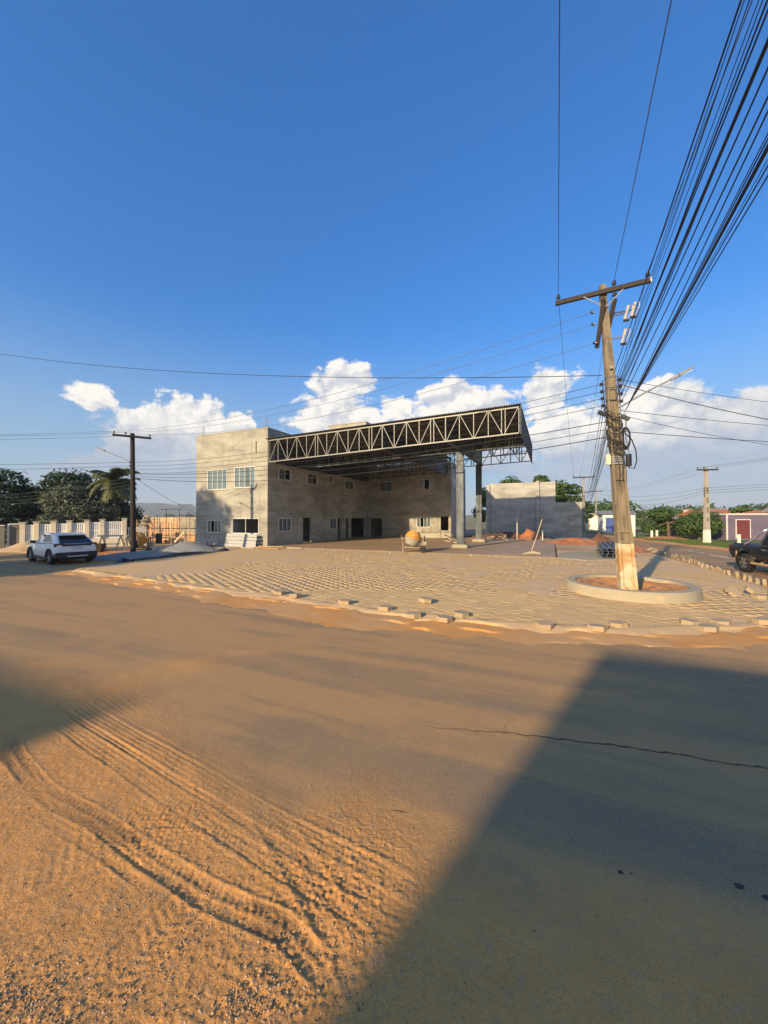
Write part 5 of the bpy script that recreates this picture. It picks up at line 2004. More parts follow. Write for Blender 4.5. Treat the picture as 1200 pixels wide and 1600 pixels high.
# broken blocks in front of the boards
for k, (s, t, r_, lb) in enumerate(((-5.0, -1.15, .3, 'small grey rubble pile left of the white boards'), (-4.3, -1.1, .34, 'rubble pile of broken blocks beside the white boards'))):
    rb = thing('rubble_pile', lb, 'rubble', L(s, t, .045), -A)
    for j in range(9):
        b = MB()
        sx, sy, sz = random.uniform(.08, .2), random.uniform(.06, .12), random.uniform(.05, .1)
        b.box(-sx, sx, -sy, sy, -sz, sz)
        mt = Matrix.Translation((random.uniform(-r_, r_), random.uniform(-.2, .2), .10 + .32 * random.random() * (1 - j / 12))) @ Matrix.Rotation(random.uniform(-.8, .8), 4, 'X') @ Matrix.Rotation(random.uniform(-.8, .8), 4, 'Y') @ Matrix.Rotation(random.uniform(0, 3), 4, 'Z')
        b.xf(mt)
        b.build('block', 'scrap' if j % 3 else 'concrete', rb, bevel=.01)
# planks on the ground at the building corner
for k, (s, t, ln_, rz, z, m_, lb) in enumerate(((-.3, -1.2, 2.6, .05, .06, 'wood_fresh', 'orange plank lying flat at the near building corner'), (.2, -1.5, 2.3, -.08, .12, 'wood_fresh', 'second plank of the low pile by the building corner'),
                                               (.1, -1.0, 2.0, .12, .17, 'wood_fresh', 'topmost plank of the low pile by the building corner'), (-.6, -2.0, 1.0, .3, .10, 'wood_pale', 'short pale board lying in front of the plank pile'),
                                               (2.6, -.9, 1.1, .1, .12, 'wood_pale', 'pale stick on the paving right of the plank pile'))):
    b = MB()
    b.box(0, ln_, -.12, .12, 0, .045)
    tag(b.build('plank', m_, None, bevel=.004, loc=L(s, t, z + .05), rot=(.02 * k, .01, -A + rz)), lb, 'plank')
rb_ = random.Random(21)
for k in range(26):
    s, t = rb_.uniform(1.5, 19), rb_.choice((-.55, -.6, -.75, -.9, -1.3)) + rb_.uniform(-.15, .15)
    b = MB()
    w = rb_.uniform(.03, .10)
    b.box(-w, w, -w * .7, w * .7, -w * .3, w * .5)
    o = b.build('mortar_lump', 'concrete_pale', None, bevel=.01, loc=L(s, t, .11), rot=(rb_.uniform(-.3, .3), rb_.uniform(-.3, .3), rb_.uniform(0, 3)))
    tag(o, 'small pale lump of mortar along the front of the canopy floor', 'rubble', 'mortar lumps along the floor edge')
# paper scrap and cord on the paving
b = MB()
b.add([(-.12, -.05, .02), (.10, -.06, .01), (.13, .05, .035), (0, .08, .01), (-.10, .06, .03)], [(0, 1, 2, 3, 4)])
tag(b.build('paper_scrap', 'frame_white', None, loc=L(14.3, -6.6, .11)), 'scrap of white paper on the middle of the paving', 'paper')
b = MB()
b.tube([L(15.0 + .45 * math.sin(k * .35) * .5, -7.2 + k * .11, .12) for k in range(10)], .012, 5)
tag(b.build('cord', 'mixer_yellow', None, smooth=60), 'short orange cord lying curved on the middle of the paving', 'cord')


# ---- cement mixers
def mixer(loc, rz, label, drum_top, drum_low, tilt=R(18)):
    t = thing('cement_mixer', label, 'cement mixer', loc, rz)
    mt = Matrix.Translation((0, 0, .86)) @ Matrix.Rotation(tilt, 4, 'Y')
    b = MB()
    b.lathe([(.16, -.46), (.36, -.40), (.50, -.10), (.51, .0)], 24, mt)
    d = b.build('drum', drum_low, t, smooth=30)
    b = MB()
    b.lathe([(.512, .001), (.50, .10), (.36, .36), (.27, .44), (.285, .47), (.25, .47), (.25, .30)], 24, mt)
    b.build('drum_top', drum_top, d, smooth=30)
    b = MB()
    b.lathe([(.518, -.03), (.548, -.02), (.548, .02), (.518, .03)], 24, mt)
    b.build('ring_gear', 'rust_paint', d)
    b = MB()
    for x in (-.64, .62):
        b.bar((x, -.32, .06), (x, 0, .95), .05, .05)
        b.bar((x, .32, .06), (x, 0, .95), .05, .05)
        b.bar((x, -.34, .30), (x, .34, .30), .05, .05)
    b.bar((-.64, -.30, .32), (.62, -.30, .32), .05, .05)
    b.bar((-.64, .30, .32), (.62, .30, .32), .05, .05)
    b.bar((-.66, 0, .93), (-.46, 0, .90), .06, .06)
    b.bar((.64, 0, .93), (.46, 0, .84), .06, .06)
    b.build('frame', 'rust_paint', t)
    b = MB()
    b.tube([(-.72, .24 * math.cos(a), .86 + .24 * math.sin(a)) for a in [k * math.pi / 10 for k in range(21)]], .018, 6)
    for a in (0, 2.1, 4.2):
        b.bar((-.72, 0, .86), (-.72, .23 * math.cos(a), .86 + .23 * math.sin(a)), .02, .02)
    b.build('tipping_wheel', 'rust_paint', t)
    b = MB()
    b.box(.52, .86, -.16, .16, .42, .68)
    b.build('motor_box', 'mixer_grey', t, bevel=.04)
    b = MB()
    b.tube([(.70, .20 * math.cos(a), .86 + .16 * math.sin(a)) for a in [k * math.pi / 8 for k in range(17)]], .03, 6)
    b.build('pulley_guard', 'steel_dark', t, smooth=40)
    for y in (-.36, .36):
        b = MB()
        mw = Matrix.Translation((.60, y, .19)) @ Matrix.Rotation(R(90), 4, 'X')
        b.lathe([(.11, -.04), (.19, -.045), (.195, 0), (.19, .045), (.11, .04)], 18, mw)
        w_ = b.build('wheel', 'rubber', t, smooth=40)
        b = MB()
        for k in range(6):
            a = k * math.pi / 3
            b.bar((.60, y, .19), (.60 + .11 * math.cos(a), y, .19 + .11 * math.sin(a)), .02, .02, up=(0, 1, 0))
        b.build('wheel_spoke', 'rust_paint', w_)
    for y in (-.32, .32):
        b = MB()
        b.box(-.69, -.58, y - .05, y + .05, 0, .06)
        b.build('foot_plate', 'rust_paint', t)
    return t


mixer(L(11.55, -.25, .13), -.05, 'yellow and grey cement mixer on the edge of the canopy floor', 'mixer_yellow', 'mixer_grey')
mixer(LPOS + Vector((-.35, .9, .045)), .6, 'small dark cement mixer with yellow hood behind the dark pole', 'mixer_yellow', 'black_plastic', R(75))

# ---- things behind the canopy
mound('earth_mound', 'mound of red earth against the boundary wall pillar', 'earth mound', L(17.2, 20.0, .06), 1.5, 1.0, 1.0, 'red_earth', -A, 9, .35, 1.0)
mound('earth_mound', 'low spread of red earth at the right end of the boundary wall', 'earth mound', L(21.2, 13.5, .06), 3.2, 2.0, .5, 'red_earth', -A + .2, 19, .5, 1.0)
mound('earth_mound', 'small dark brown earth heap beside the far grey pole', 'earth mound', L(23.3, 17.0, .06), 1.0, .9, .85, 'brown_earth', 0, 29, .4, 1.0)
mound('earth_mound', 'thin band of loose red earth along the boundary wall foot', 'earth mound', L(15.0, 22.0, .06), 5.2, 1.3, .55, 'brown_earth', -A, 39, .6, .8)
mound('earth_mound', 'low patch of red earth behind the upright kerb pavers', 'earth mound', L(24.3, 7.0, .06), 1.0, 1.9, .42, 'red_earth', -A, 49, .5, .8)
for (s, t, h_, lean_, lb) in ((16.1, 18.9, 2.3, 0, 'tall white pipe standing before the boundary wall'), (13.95, 12.6, 2.35, .03, 'white pipe standing close beside the rear canopy column'), (18.55, 17.5, .95, 0, 'short white pipe stub near the red earth mound')):
    b = MB()
    b.tube([(0, 0, -.1), (lean_, 0, h_)], .055, 10)
    b.tube([(lean_, 0, h_ - .10), (lean_, 0, h_ + .004)], .066, 10)
    tag(b.build('pipe', 'pvc_white', None, smooth=40, loc=L(s, t, .1)), lb, 'pipe')
lp_ = thing('leaning_prop', 'pale wooden prop leaning to the right with a broken concrete foot', 'prop', L(18.3, 1.3, .12), -A)
b = MB()
b.tube([(-.05, 0, .05), (.3, .1, 1.1), (.58, .2, 2.05)], .022, 7)
b.build('post', 'wood_pale', lp_, smooth=40)
for k in range(4):
    b = MB()
    b.box(-.28, .28, -.09, .09, -.05, .05)
    b.xf(Matrix.Translation((-.25 + .17 * k, -.1 + .05 * k, .07 + .02 * k)) @ Matrix.Rotation(.3 - .2 * k, 4, 'Z') @ Matrix.Rotation(.15 * (k - 1.5), 4, 'Y'))
    b.build('foot_piece', 'concrete_pale', lp_, bevel=.015)
for k, (s, t, n_, lb) in enumerate(((14.6, 15.5, 12, 'heap of scrap timber behind the rear canopy column'), (12.0, 9.2, 8, 'scatter of boards and tools between the columns'), (10.3, 14.6, 7, 'scraps of timber at the right corner of the rear wall'))):
    h_ = thing('timber_heap', lb, 'timber', L(s, t, .15), -A)
    for j in range(n_):
        b = MB()
        ln_ = random.uniform(.5, 1.5)
        b.box(-ln_ / 2, ln_ / 2, -.05, .05, -.02, .02)
        b.xf(Matrix.Translation((random.uniform(-.5, .5), random.uniform(-.4, .4), .08 + .35 * random.random())) @ Matrix.Rotation(random.uniform(0, 3.1), 4, 'Z') @ Matrix.Rotation(random.uniform(-.5, .5), 4, 'Y'))
        b.build('board', random.choice(('wood_old', 'scrap', 'wood_pale')), h_)
b = MB()
b.bar((0, 0, 0), (.18, .05, 1.25), .035)
b.bar((.25, 0, 0), (.02, .05, 1.1), .03)
b.bar((-.05, .02, .62), (.25, .04, .68), .03)
tag(b.build('trestle', 'wood_old', None, loc=L(12.9, 5.8, .151), rot=(0, 0, -A)), 'small wooden trestle standing left of the front canopy column', 'trestle')
# bundle of steel profiles
sb = thing('steel_bundle', 'stack of blue-grey steel profiles on the ground left of the leaning pole', 'steel profiles', L(22.6, 3.6, .10), -A + R(-3))
for i in range(4):
    for j in range(5):
        b = MB()
        x = -.62 + j * .27 + (.05 if i % 2 else 0)
        z = .08 + i * .145
        b.box(x, x + .25, -2.9 + random.uniform(-.15, .15), 2.9, z, z + .01)
        b.box(x, x + .012, -2.9, 2.9, z + .0105, z + .13)
        b.box(x + .238, x + .25, -2.9, 2.9, z + .0105, z + .13)
        b.build('profile', 'steel_bundle', sb)
for y in (-2.0, 0, 2.0):
    b = MB()
    b.box(-.75, .8, y - .06, y + .06, 0, .075)
    b.build('bearer', 'wood_old', sb)

# ---- brick wall with its props, left of the building
BWA, BWB = Vector((-21.6, 34.6, 0)), Vector((-15.9, 33.4, 0))
bdir = (BWB - BWA).normalized()
bkw = thing('brick_wall', 'unplastered orange brick wall left of the building', 'brick wall', BWA, math.atan2(bdir.y, bdir.x))
ln_ = (BWB - BWA).length
b = MB()
b.box(0, ln_ - .02, 0, .15, 0, 2.25)
b.build('brickwork', 'brick_face', bkw)
for k in range(5):
    b = MB()
    x = k * (ln_ - .3) / 4
    b.box(x, x + .26, -.05, -.003, 0, 2.33)
    b.build('pillar', 'concrete_pale' if k % 2 else 'wood_pale', bkw)
b = MB()
b.box(0, ln_ - .02, -.02, .17, 2.252, 2.33)
b.build('top_beam', 'concrete_pale', bkw)
b = MB()
b.box(ln_ * .62, ln_ - .1, -.025, -.004, .9, 2.2)
b.build('render_patch', 'plaster', bkw)
sca = thing('wooden_scaffold', 'wooden scaffold of poles and boards before the orange brick wall', 'scaffold', BWA - Vector((-bdir.y, bdir.x, 0)) * 1.1, math.atan2(bdir.y, bdir.x))
for k in range(7):
    x = .25 + k * .88
    b = MB()
    b.tube([(x, random.uniform(-.1, .1), 0), (x + random.uniform(-.06, .06), .05, 2.1 + random.uniform(-.3, .35))], .035, 6)
    b.build('upright', random.choice(('wood_fresh', 'wood_pale', 'rust_paint')), sca, smooth=40)
for z in (.55, 1.15, 1.75):
    b = MB()
    b.bar((.1, -.04, z), (5.7, .0, z + random.uniform(-.06, .06)), .03, .07)
    b.build('rail', 'rust_paint', sca)
for (x0, x1, z0, z1) in ((.2, 1.6, 1.3, .1), (4.2, 5.2, .2, 1.1), (2.4, 2.9, .1, 1.0)):
    b = MB()
    b.bar((x0, -.12, z0), (x1, -.15, z1), .04, .16)
    b.build('brace', 'wood_pale', sca)
b = MB()
for dx_ in (0, .36):
    b.bar((.35 + dx_, -.35, .1), (.75 + dx_, .5, 2.75), .05, .05)
for k in range(8):
    u = .1 + k * .11
    b.bar((.35 + .4 * u, -.35 + .85 * u, .1 + 2.65 * u), (.71 + .4 * u, -.35 + .85 * u, .1 + 2.65 * u), .035, .035)
b.build('ladder', 'wood_pale', sca)
for x in (3.0, 4.3):
    b = MB()
    b.bar((x, .3, 0), (x, .3, 3.05), .04, .04)
    b.build('upright', 'wood_old', sca)
b = MB()
b.bar((2.3, .3, 2.98), (4.6, .3, 3.02), .04, .05)
b.build('rail', 'wood_old', sca)
b = MB()
b.box(2.5, 3.1, -.3, -.26, .1, .95)
b.build('panel', 'wood_old', sca)
# scrap boards by the fence: sawhorse, crate, sand pile
sh_ = thing('sawhorse', 'wooden sawhorse frame standing before the white fence', 'sawhorse', Vector((-18.6, 26.2, .04)), .25)
for x in (-.55, .55):
    for (dx_, dy_) in ((-.18, -.3), (.22, .3)):
        b = MB()
        b.bar((x + dx_, dy_, 0), (x + .02, dy_ * .12, .96), .05, .07)
        b.build('leg', 'wood_pale', sh_)
b = MB()
b.bar((-.75, 0, 1.0), (.75, 0, 1.0), .07, .10)
b.bar((-.6, -.17, .45), (.6, -.17, .45), .03, .07)
b.build('beam', 'wood_pale', sh_)
cr_ = thing('wooden_trough', 'wooden mortar trough beside the rear of the white car', 'trough', Vector((-18.0, 24.0, .04)), .3)
b = MB()
b.add([(-.35, -.28, 0), (.35, -.28, 0), (.35, .28, 0), (-.35, .28, 0), (-.45, -.36, .6), (.45, -.36, .6), (.45, .36, .6), (-.45, .36, .6)], [(3, 2, 1, 0), (0, 1, 5, 4), (1, 2, 6, 5), (2, 3, 7, 6), (3, 0, 4, 7)])
o = b.build('box', 'wood_old', cr_)
o.modifiers.new('solid', 'SOLIDIFY').thickness = .03
mound('sand_pile', 'pile of brown sand by the gate left of the white car', 'sand pile', Vector((-24.4, 26.2, .0)), 1.8, 1.0, .65, 'dirt_lot', .2, 59, .2, 1.0)
mound('sand_pile', 'low orange sand patch with scraps beside the sawhorse', 'sand pile', Vector((-17.2, 24.6, .03)), 2.6, 1.0, .22, 'red_earth', .3, 69, .3, .8)
for k, (x, y) in enumerate(((-17.2, 26.6), (-16.8, 26.9), (-16.2, 26.4))):
    v, f = mound_mb(.35, .25, .3, 80 + k, .5, 20)
    tag(np_mesh('cement_bag', v, f, 'brown_earth' if k < 2 else 'stone_cap', loc=(x, y, .04)), ('dark lumpy sack nearest the sawhorse', 'dark lumpy sack in the middle of three by the sawhorse', 'pale lumpy sack right of the dark sacks by the fence')[k], 'sack')

# ---- white baluster fence on stone piers
FA, FB = Vector((-26.3, 28.0, 0)), Vector((-20.8, 30.8, 0))
fd = (FB - FA).normalized()
fence = thing('garden_fence', 'white baluster fence between beige stone piers left of the building', 'fence', FA, math.atan2(fd.y, fd.x))
flen = (FB - FA).length
us = [.0, .125, .285, .435, .61, .765, 1.0]
for i, u in enumerate(us):
    x = u * flen
    h_ = 1.88 + .30 * u
    b = MB()
    b.box(x - .15, x + .15, -.15, .15, 0, h_)
    pi = b.build('pier', 'stone_beige', fence, bevel=.01)
    b = MB()
    b.box(x - .20, x + .20, -.20, .20, h_ + .001, h_ + .07)
    b.build('cap', 'stone_cap', pi, bevel=.01)
    if i < len(us) - 1:
        x1 = us[i + 1] * flen
        a, c = x + .152, x1 - .152
        b = MB()
        b.box(a, c, -.11, .11, 0, .58 + .1 * u)
        b.build('plinth', 'stone_beige', fence)
        z0, z1 = .60 + .1 * u, 1.76 + .28 * u
        for z in (z0 + .03, (z0 + z1) / 2, z1 - .04):
            b = MB()
            b.box(a, c, -.03, .03, z - .04, z + .04)
            b.build('rail', 'fence_white', fence)
        n = max(3, int((c - a) / .115))
        for k in range(n):
            x_ = a + (c - a) * (k + .5) / n
            b = MB()
            b.box(x_ - .046, x_ + .046, -.022, .022, z0 + .071, (z0 + z1) / 2 - .041)
            b.box(x_ - .046, x_ + .046, -.022, .022, (z0 + z1) / 2 + .041, z1 - .081)
            b.build('baluster', 'fence_white', fence)
f2 = thing('garden_fence', 'short lower run of white balusters at the right end of the fence', 'fence', FB + fd * .2, math.atan2(fd.y, fd.x))
b = MB()
b.box(.0, 1.3, -.1, .1, 0, .5)
b.build('plinth', 'stone_beige', f2)
for z in (.54, 1.45):
    b = MB()
    b.box(.0, 1.3, -.03, .03, z - .04, z + .04)
    b.build('rail', 'fence_white', f2)
for k in range(10):
    b = MB()
    b.box(.05 + k * .13, .11 + k * .13, -.022, .022, .581, 1.409)
    b.build('baluster', 'fence_white', f2)
gt = thing('gate_wall', 'dark stone gate walls with white edges at the left picture edge', 'gate', Vector((-28.6, 27.6, 0)), math.atan2(fd.y, fd.x))
for (x0, x1, y, h_) in ((.15, 1.0, 0, 1.62), (1.2, 2.05, .25, 1.72)):
    b = MB()
    b.box(x0, x1, y, y + .16, 0, h_)
    w_ = b.build('stone_panel', 'stone_dark', gt)
    b = MB()
    b.box(x0 - .13, x0 - .002, y - .04, y + .2, 0, h_ + .05)
    b.box(x0 - .13, x1, y - .04, y + .2, h_ + .052, h_ + .12)
    b.build('white_edge', 'fence_white', w_)
b = MB()
b.box(.0, .42, .55, .95, 0, 2.05)
b.box(-.05, .47, .5, 1.0, 2.051, 2.12)
b.build('pier', 'stone_beige', gt)

# ================================================================== TREES
def leaf_cloud(blobs, n, size, seed, droop=.2, fold=.25, hollow=.55, aspect=.5):
    """many small folded leaves spread through lumpy crown volumes; returns verts, faces, random attribute"""
    rng = np.random.default_rng(seed)
    vol = np.array([b[3] * b[4] * b[5] for b in blobs])
    cnt = np.maximum(1, (n * vol ** .75 / (vol ** .75).sum()).astype(int))
    C, D = [], []
    for b, k in zip(blobs, cnt):
        d = rng.normal(size=(k, 3))
        d /= np.linalg.norm(d, axis=1)[:, None]
        r = hollow + (1 - hollow) * rng.random(k) ** .6
        lump = .78 + .42 * np.clip(vnoise(d[:, 0] * 1.7 + seed, d[:, 1] * 1.7 + d[:, 2] * 2.3, 1.6, seed) * 1.2 - .1, 0, 1)
        r = r * lump
        C.append(np.array(b[:3]) + d * r[:, None] * np.array(b[3:6]))
        D.append(d)
    C = np.concatenate(C)
    D = np.concatenate(D)
    # gather into clumps so that gaps show between them
    clump = np.round(C / (size * 5.0) + rng.normal(0, .12, C.shape))
    C = C * .72 + clump * size * 5.0 * .28
    m = len(C)
    nrm_ = D + rng.normal(0, .55, (m, 3)) + np.array([0, 0, .45])
    nrm_ /= np.linalg.norm(nrm_, axis=1)[:, None]
    tan = np.cross(nrm_, rng.normal(size=(m, 3)))
    tan /= np.linalg.norm(tan, axis=1)[:, None] + 1e-9
    tan[:, 2] -= droop
    bit = np.cross(nrm_, tan)
    s = size * rng.uniform(.6, 1.3, (m, 1))
    tip = C + tan * s
    base = C - tan * s
    l = C + bit * s * aspect + nrm_ * s * fold
    r_ = C - bit * s * aspect + nrm_ * s * fold
    V = np.stack([base, r_, tip, l], 1).reshape(-1, 3)
    i = np.arange(m) * 4
    F = np.concatenate([np.stack([i, i + 1, i + 2], 1), np.stack([i, i + 2, i + 3], 1)])
    at = np.repeat(rng.random(m), 4)
    return V, F, at


def tree(name, label, cat, loc, blobs, n, size, leafm, trunk_h, r0, seed, group=None, **kw):
    t = thing(name, label, cat, loc, 0, group)
    rng = random.Random(seed)
    b = MB()
    top = Vector((rng.uniform(-.2, .2), rng.uniform(-.2, .2), trunk_h))
    b.tube([(0, 0, -.15), (top.x * .4, top.y * .4, trunk_h * .5), top], [r0 * 1.25, r0, r0 * .8], 9)
    for bl in blobs[:9]:
        e_ = Vector(bl[:3])
        mid = top.lerp(e_, .5) + Vector((rng.uniform(-.2, .2), rng.uniform(-.2, .2), rng.uniform(0, .25)))
        b.tube([top - Vector((0, 0, .1)), mid, e_], [r0 * .55, r0 * .34, r0 * .12], 6)
    b.build('trunk', 'bark', t, smooth=50)
    V, F, at = leaf_cloud(blobs, n, size, seed, **kw)
    np_mesh('crown', V, F, leafm, t, attrs={'rnd': at})
    return t


def lumps(rng, n, rx, ry, z0, z1, r):
    out = []
    for k in range(n):
        a = rng.uniform(0, 6.283)
        q = math.sqrt(rng.random())
        z = rng.uniform(z0, z1)
        sh = 1 - .55 * ((z - z0) / (z1 - z0)) ** 1.6
        rr = r * rng.uniform(.7, 1.25)
        out.append((math.cos(a) * q * rx * sh, math.sin(a) * q * ry * sh, z, rr, rr, rr * .78))
    return out


rg_ = random.Random(31)
tree('mango_tree', 'large dark green tree at the far left behind the stone gate', 'tree', (-36.5, 35, 0), lumps(rg_, 17, 5.0, 4.0, 2.0, 5.7, 1.7), 15000, .17, 'leaf_dark', 2.2, .35, 5)
tree('mango_tree', 'dense dark green tree with rounded crown behind the white fence', 'tree', (-30.5, 38.5, 0), lumps(rg_, 19, 4.6, 3.6, 2.2, 6.3, 1.6), 16000, .16, 'leaf_dark', 2.4, .33, 6)
tree('mango_tree', 'dark tree filling the gap behind the coconut palm', 'tree', (-27.6, 39.5, 0), lumps(rg_, 11, 2.4, 2.2, 1.2, 3.9, 1.3), 10000, .15, 'leaf_dark', 1.8, .28, 7)
tree('silver_leaf_tree', 'grey-green silvery leaved tree overhanging the white fence', 'tree', (-25.8, 32.4, 0), lumps(rg_, 15, 2.9, 1.5, 1.8, 4.3, 1.0), 13000, .12, 'leaf_silver', 1.9, .22, 8)
# low dark hedge inside the gate
tree('hedge_bush', 'dark leafy bush low behind the stone gate', 'bush', (-33.0, 31.5, 0), lumps(rg_, 12, 4.2, 1.2, .6, 2.6, 1.1), 8000, .14, 'leaf_dark', .8, .12, 9)
tree('verge_bush', 'small green bush at the left picture edge before the gate', 'bush', (-28.4, 26.0, 0), lumps(rg_, 5, .6, .5, .2, .7, .35), 1400, .07, 'leaf_mid', .3, .04, 10)
# trees beyond the left picture edge that throw their shade on car, gravel and building front
tree('shade_tree', 'broad tree outside the left edge shading the white car', 'tree', (-26.3, 6.3, 0), lumps(random.Random(2), 20, 3.6, 3.6, 2.4, 6.6, 1.5), 15000, .17, 'leaf_mid', 2.3, .3, 12)
tree('shade_tree', 'tall tree outside the left edge shading the lower building front', 'tree', (-31.2, 10.6, 0), lumps(random.Random(3), 18, 2.3, 2.3, 3.2, 12.2, 1.35), 15000, .17, 'leaf_mid', 3.4, .3, 13)
# trees behind the boundary wall
for (s, t, sp_, z1, r, seed, lb) in ((14.0, 32.5, 2.6, 8.0, 1.3, 41, 'round green tree crown showing over the left part of the boundary wall'), (17.6, 33.5, 1.6, 8.0, .9, 42, 'small ragged tree crown showing over the middle of the boundary wall'),
                                     (20.9, 31.5, 2.3, 6.5, 1.3, 43, 'green tree beside the step of the boundary wall'), (11.6, 29.5, 1.3, 5.6, 1.1, 44, 'bright green tree in the gap left of the boundary wall')):
    tree('yard_tree', lb, 'tree', L(s, t), lumps(random.Random(seed), 11, sp_, sp_ * .8, 2.4, z1, r), 9000, .16, 'leaf_mid' if seed != 44 else 'leaf_bright', 2.2, .2, seed)
# trees across the right-hand street
tree('street_tree', 'bushy green tree with pale trunk right of the leaning pole', 'tree', (33.0, 44.5, 0), lumps(random.Random(51), 13, 2.5, 1.8, .7, 2.7, .85), 9000, .13, 'leaf_mid', 1.8, .16, 51)
tree('street_tree', 'sparse brownish tree standing before the dark hut', 'tree', (36.3, 46.0, 0), lumps(random.Random(52), 13, 1.7, 1.3, .9, 2.6, .5), 3600, .12, 'leaf_silver', 1.2, .10, 52)
tree('street_tree', 'green tree left of the pale street pole', 'tree', (31.7, 38.6, 0), lumps(random.Random(53), 12, 1.9, 1.6, .6, 2.7, .75), 8000, .13, 'leaf_mid', 1.5, .13, 53)
tree('street_tree', 'dark green bush directly behind the pale street pole', 'tree', (36.4, 41.6, 0), lumps(random.Random(54), 9, 1.4, 1.2, .6, 2.5, .75), 5000, .14, 'leaf_dark', 1.0, .10, 54)
tree('garden_bush', 'leafy garden bush above the orange wall', 'tree', (41.5, 46.0, 0), lumps(random.Random(55), 11, 3.0, 1.4, 1.2, 2.5, .7), 6000, .15, 'leaf_mid', 1.4, .12, 55)
tree('papaya_tree', 'slender small-crowned tree rising over the red tiled roof', 'tree', (43.6, 47.0, 0), [(0, 0, 3.3, 1.1, 1.0, .35), (.6, .2, 3.5, .6, .6, .3), (-.6, 0, 3.2, .6, .6, .3)], 700, .16, 'leaf_mid', 3.1, .09, 56)
tree('street_tree', 'low green tree by the cream house at the end of the street', 'tree', L(21.5, 47), lumps(random.Random(57), 9, 2.4, 1.8, 1.4, 3.6, 1.0), 5000, .18, 'leaf_mid', 1.2, .14, 57)
tree('street_tree', 'green tree right behind the leaning pole at the street end', 'tree', L(24.5, 70), lumps(random.Random(58), 11, 3.6, 2.5, 1.6, 5.4, 1.4), 6000, .24, 'leaf_mid', 1.8, .18, 58)
tree('street_tree', 'darker tree beside the far grey pole down the street', 'tree', L(19.6, 62), lumps(random.Random(59), 11, 3.6, 2.5, 1.6, 5.8, 1.4), 6000, .24, 'leaf_dark', 1.8, .18, 59)


# ---- coconut palm
pt = thing('coconut_palm', 'coconut palm with drooping fronds above the white fence', 'palm', (-23.4, 33.2, 0))
b = MB()
b.tube([(0, 0, -.1), (.10, .05, 1.5), (.05, 0, 3.0), (-.05, 0, 5.4)], [.24, .18, .15, .14], 10)
b.build('trunk', 'palm_bark', pt, smooth=40)
rp = random.Random(8)
for k in range(30):
    a = k * 2.399 + rp.uniform(-.2, .2)
    lift = rp.uniform(-.55, 1.25) if k > 5 else rp.uniform(.9, 1.4)
    ln_ = rp.uniform(2.0, 2.7)
    pts = []
    pos = Vector((-.05, 0, 5.4))
    ang = lift
    for j in range(13):
        pts.append(pos.copy())
        pos = pos + Vector((math.cos(a) * math.cos(ang), math.sin(a) * math.cos(ang), math.sin(ang))) * ln_ / 12
        ang -= rp.uniform(.10, .17)
    V, F, AT = [], [], []
    mb = MB()
    mb.tube(pts, [.03 - .0021 * j for j in range(13)], 4)
    side = Vector((-math.sin(a), math.cos(a), 0))
    for j in range(36):
        u = 1.2 + j * 10.6 / 35
        i0 = min(int(u), 11)
        p = pts[i0].lerp(pts[i0 + 1], u - i0)
        d = (pts[i0 + 1] - pts[i0]).normalized()
        lfl = .62 * math.sin(math.pi * min(1, .18 + .80 * j / 38)) + .08
        for sg in (-1, 1):
            w = d * .055
            tip = p + side * sg * lfl * .72 + d * lfl * .45 + Vector((0, 0, -lfl * rp.uniform(.35, .8)))
            md = p.lerp(tip, .5) + Vector((0, 0, .05))
            mb.add([p - w, p + w, md + w, tip, md - w], [(0, 1, 2, 4), (4, 2, 3)])
    o = mb.build('frond', 'leaf_palm', pt)

# ================================================================== BACKGROUND BUILDINGS
def house(name, label, cat, loc, rz, w, d, h, wallm, roofm, roof_h=.0, over=.3, openings=(), group=None, roof='gable'):
    t = thing(name, label, cat, loc, rz, group)
    b = MB()
    b.box(0, w, 0, d, -.05, h)
    b.build('wall', wallm, t)
    b = MB()
    if roof == 'gable':
        vs = [(-over, -over, h + .01), (w + over, -over, h + .01), (w + over, d + over, h + .01), (-over, d + over, h + .01), (-over, d / 2, h + roof_h), (w + over, d / 2, h + roof_h)]
        b.add(vs, [(0, 1, 5, 4), (2, 3, 4, 5), (0, 4, 3), (1, 2, 5), (0, 3, 2, 1)])
    else:
        b.box(-over, w + over, -over, d + over, h + .005, h + max(.12, roof_h))
    b.build('roof', roofm, t)
    for (nm, x0, x1, z0, z1, mt) in openings:
        b = MB()
        b.box(x0, x1, -.05, -.003, z0, z1)
        o = b.build(nm, mt, t)
        b = MB()
        for q in ((x0 - .08, x0 - .001, z0, z1 + .08), (x1 + .001, x1 + .08, z0, z1 + .08), (x0, x1, z1 + .001, z1 + .08)):
            b.box(q[0], q[1], -.07, -.003, q[2], q[3])
        b.build('frame', 'frame_white', o)
    return t


ph = house('garden_wall_house', 'low purple house front with white trim and maroon door', 'house', (33.95, 38.0, 0), -.05, 10.5, 4, 2.55, 'wall_purple', 'frame_white', .16, .06, roof='flat',
           openings=(('door', .85, 2.1, .25, 2.05, 'door_maroon'),))
for x in (-.12, 3.9 + .02, 10.5):
    b = MB()
    b.box(x, x + .14, -.06, -.002, 0, 2.54)
    b.build('white_trim', 'frame_white', ph)
mp = thing('mast', 'thin metal mast rising beside the purple house front', 'mast', (37.6, 36.6, 0))
b = MB()
b.tube([(0, 0, -.1), (0, 0, 5.6)], .05, 6)
b.build('tube', 'wire_metal', mp)
b = MB()
b.bar((0, -.1, .4), (0, -.1, 1.7), .22, .16)
b.build('meter_box', 'wall_blue', mp)
b = MB()
b.tube([(0, 0, 5.5), (.12, 0, 5.75)], .05, 6)
b.build('mast_head', 'wire_metal', mp)
ow = thing('orange_wall', 'ochre rendered garden wall left of the purple house', 'wall', (33.0, 41.3, 0), -.05)
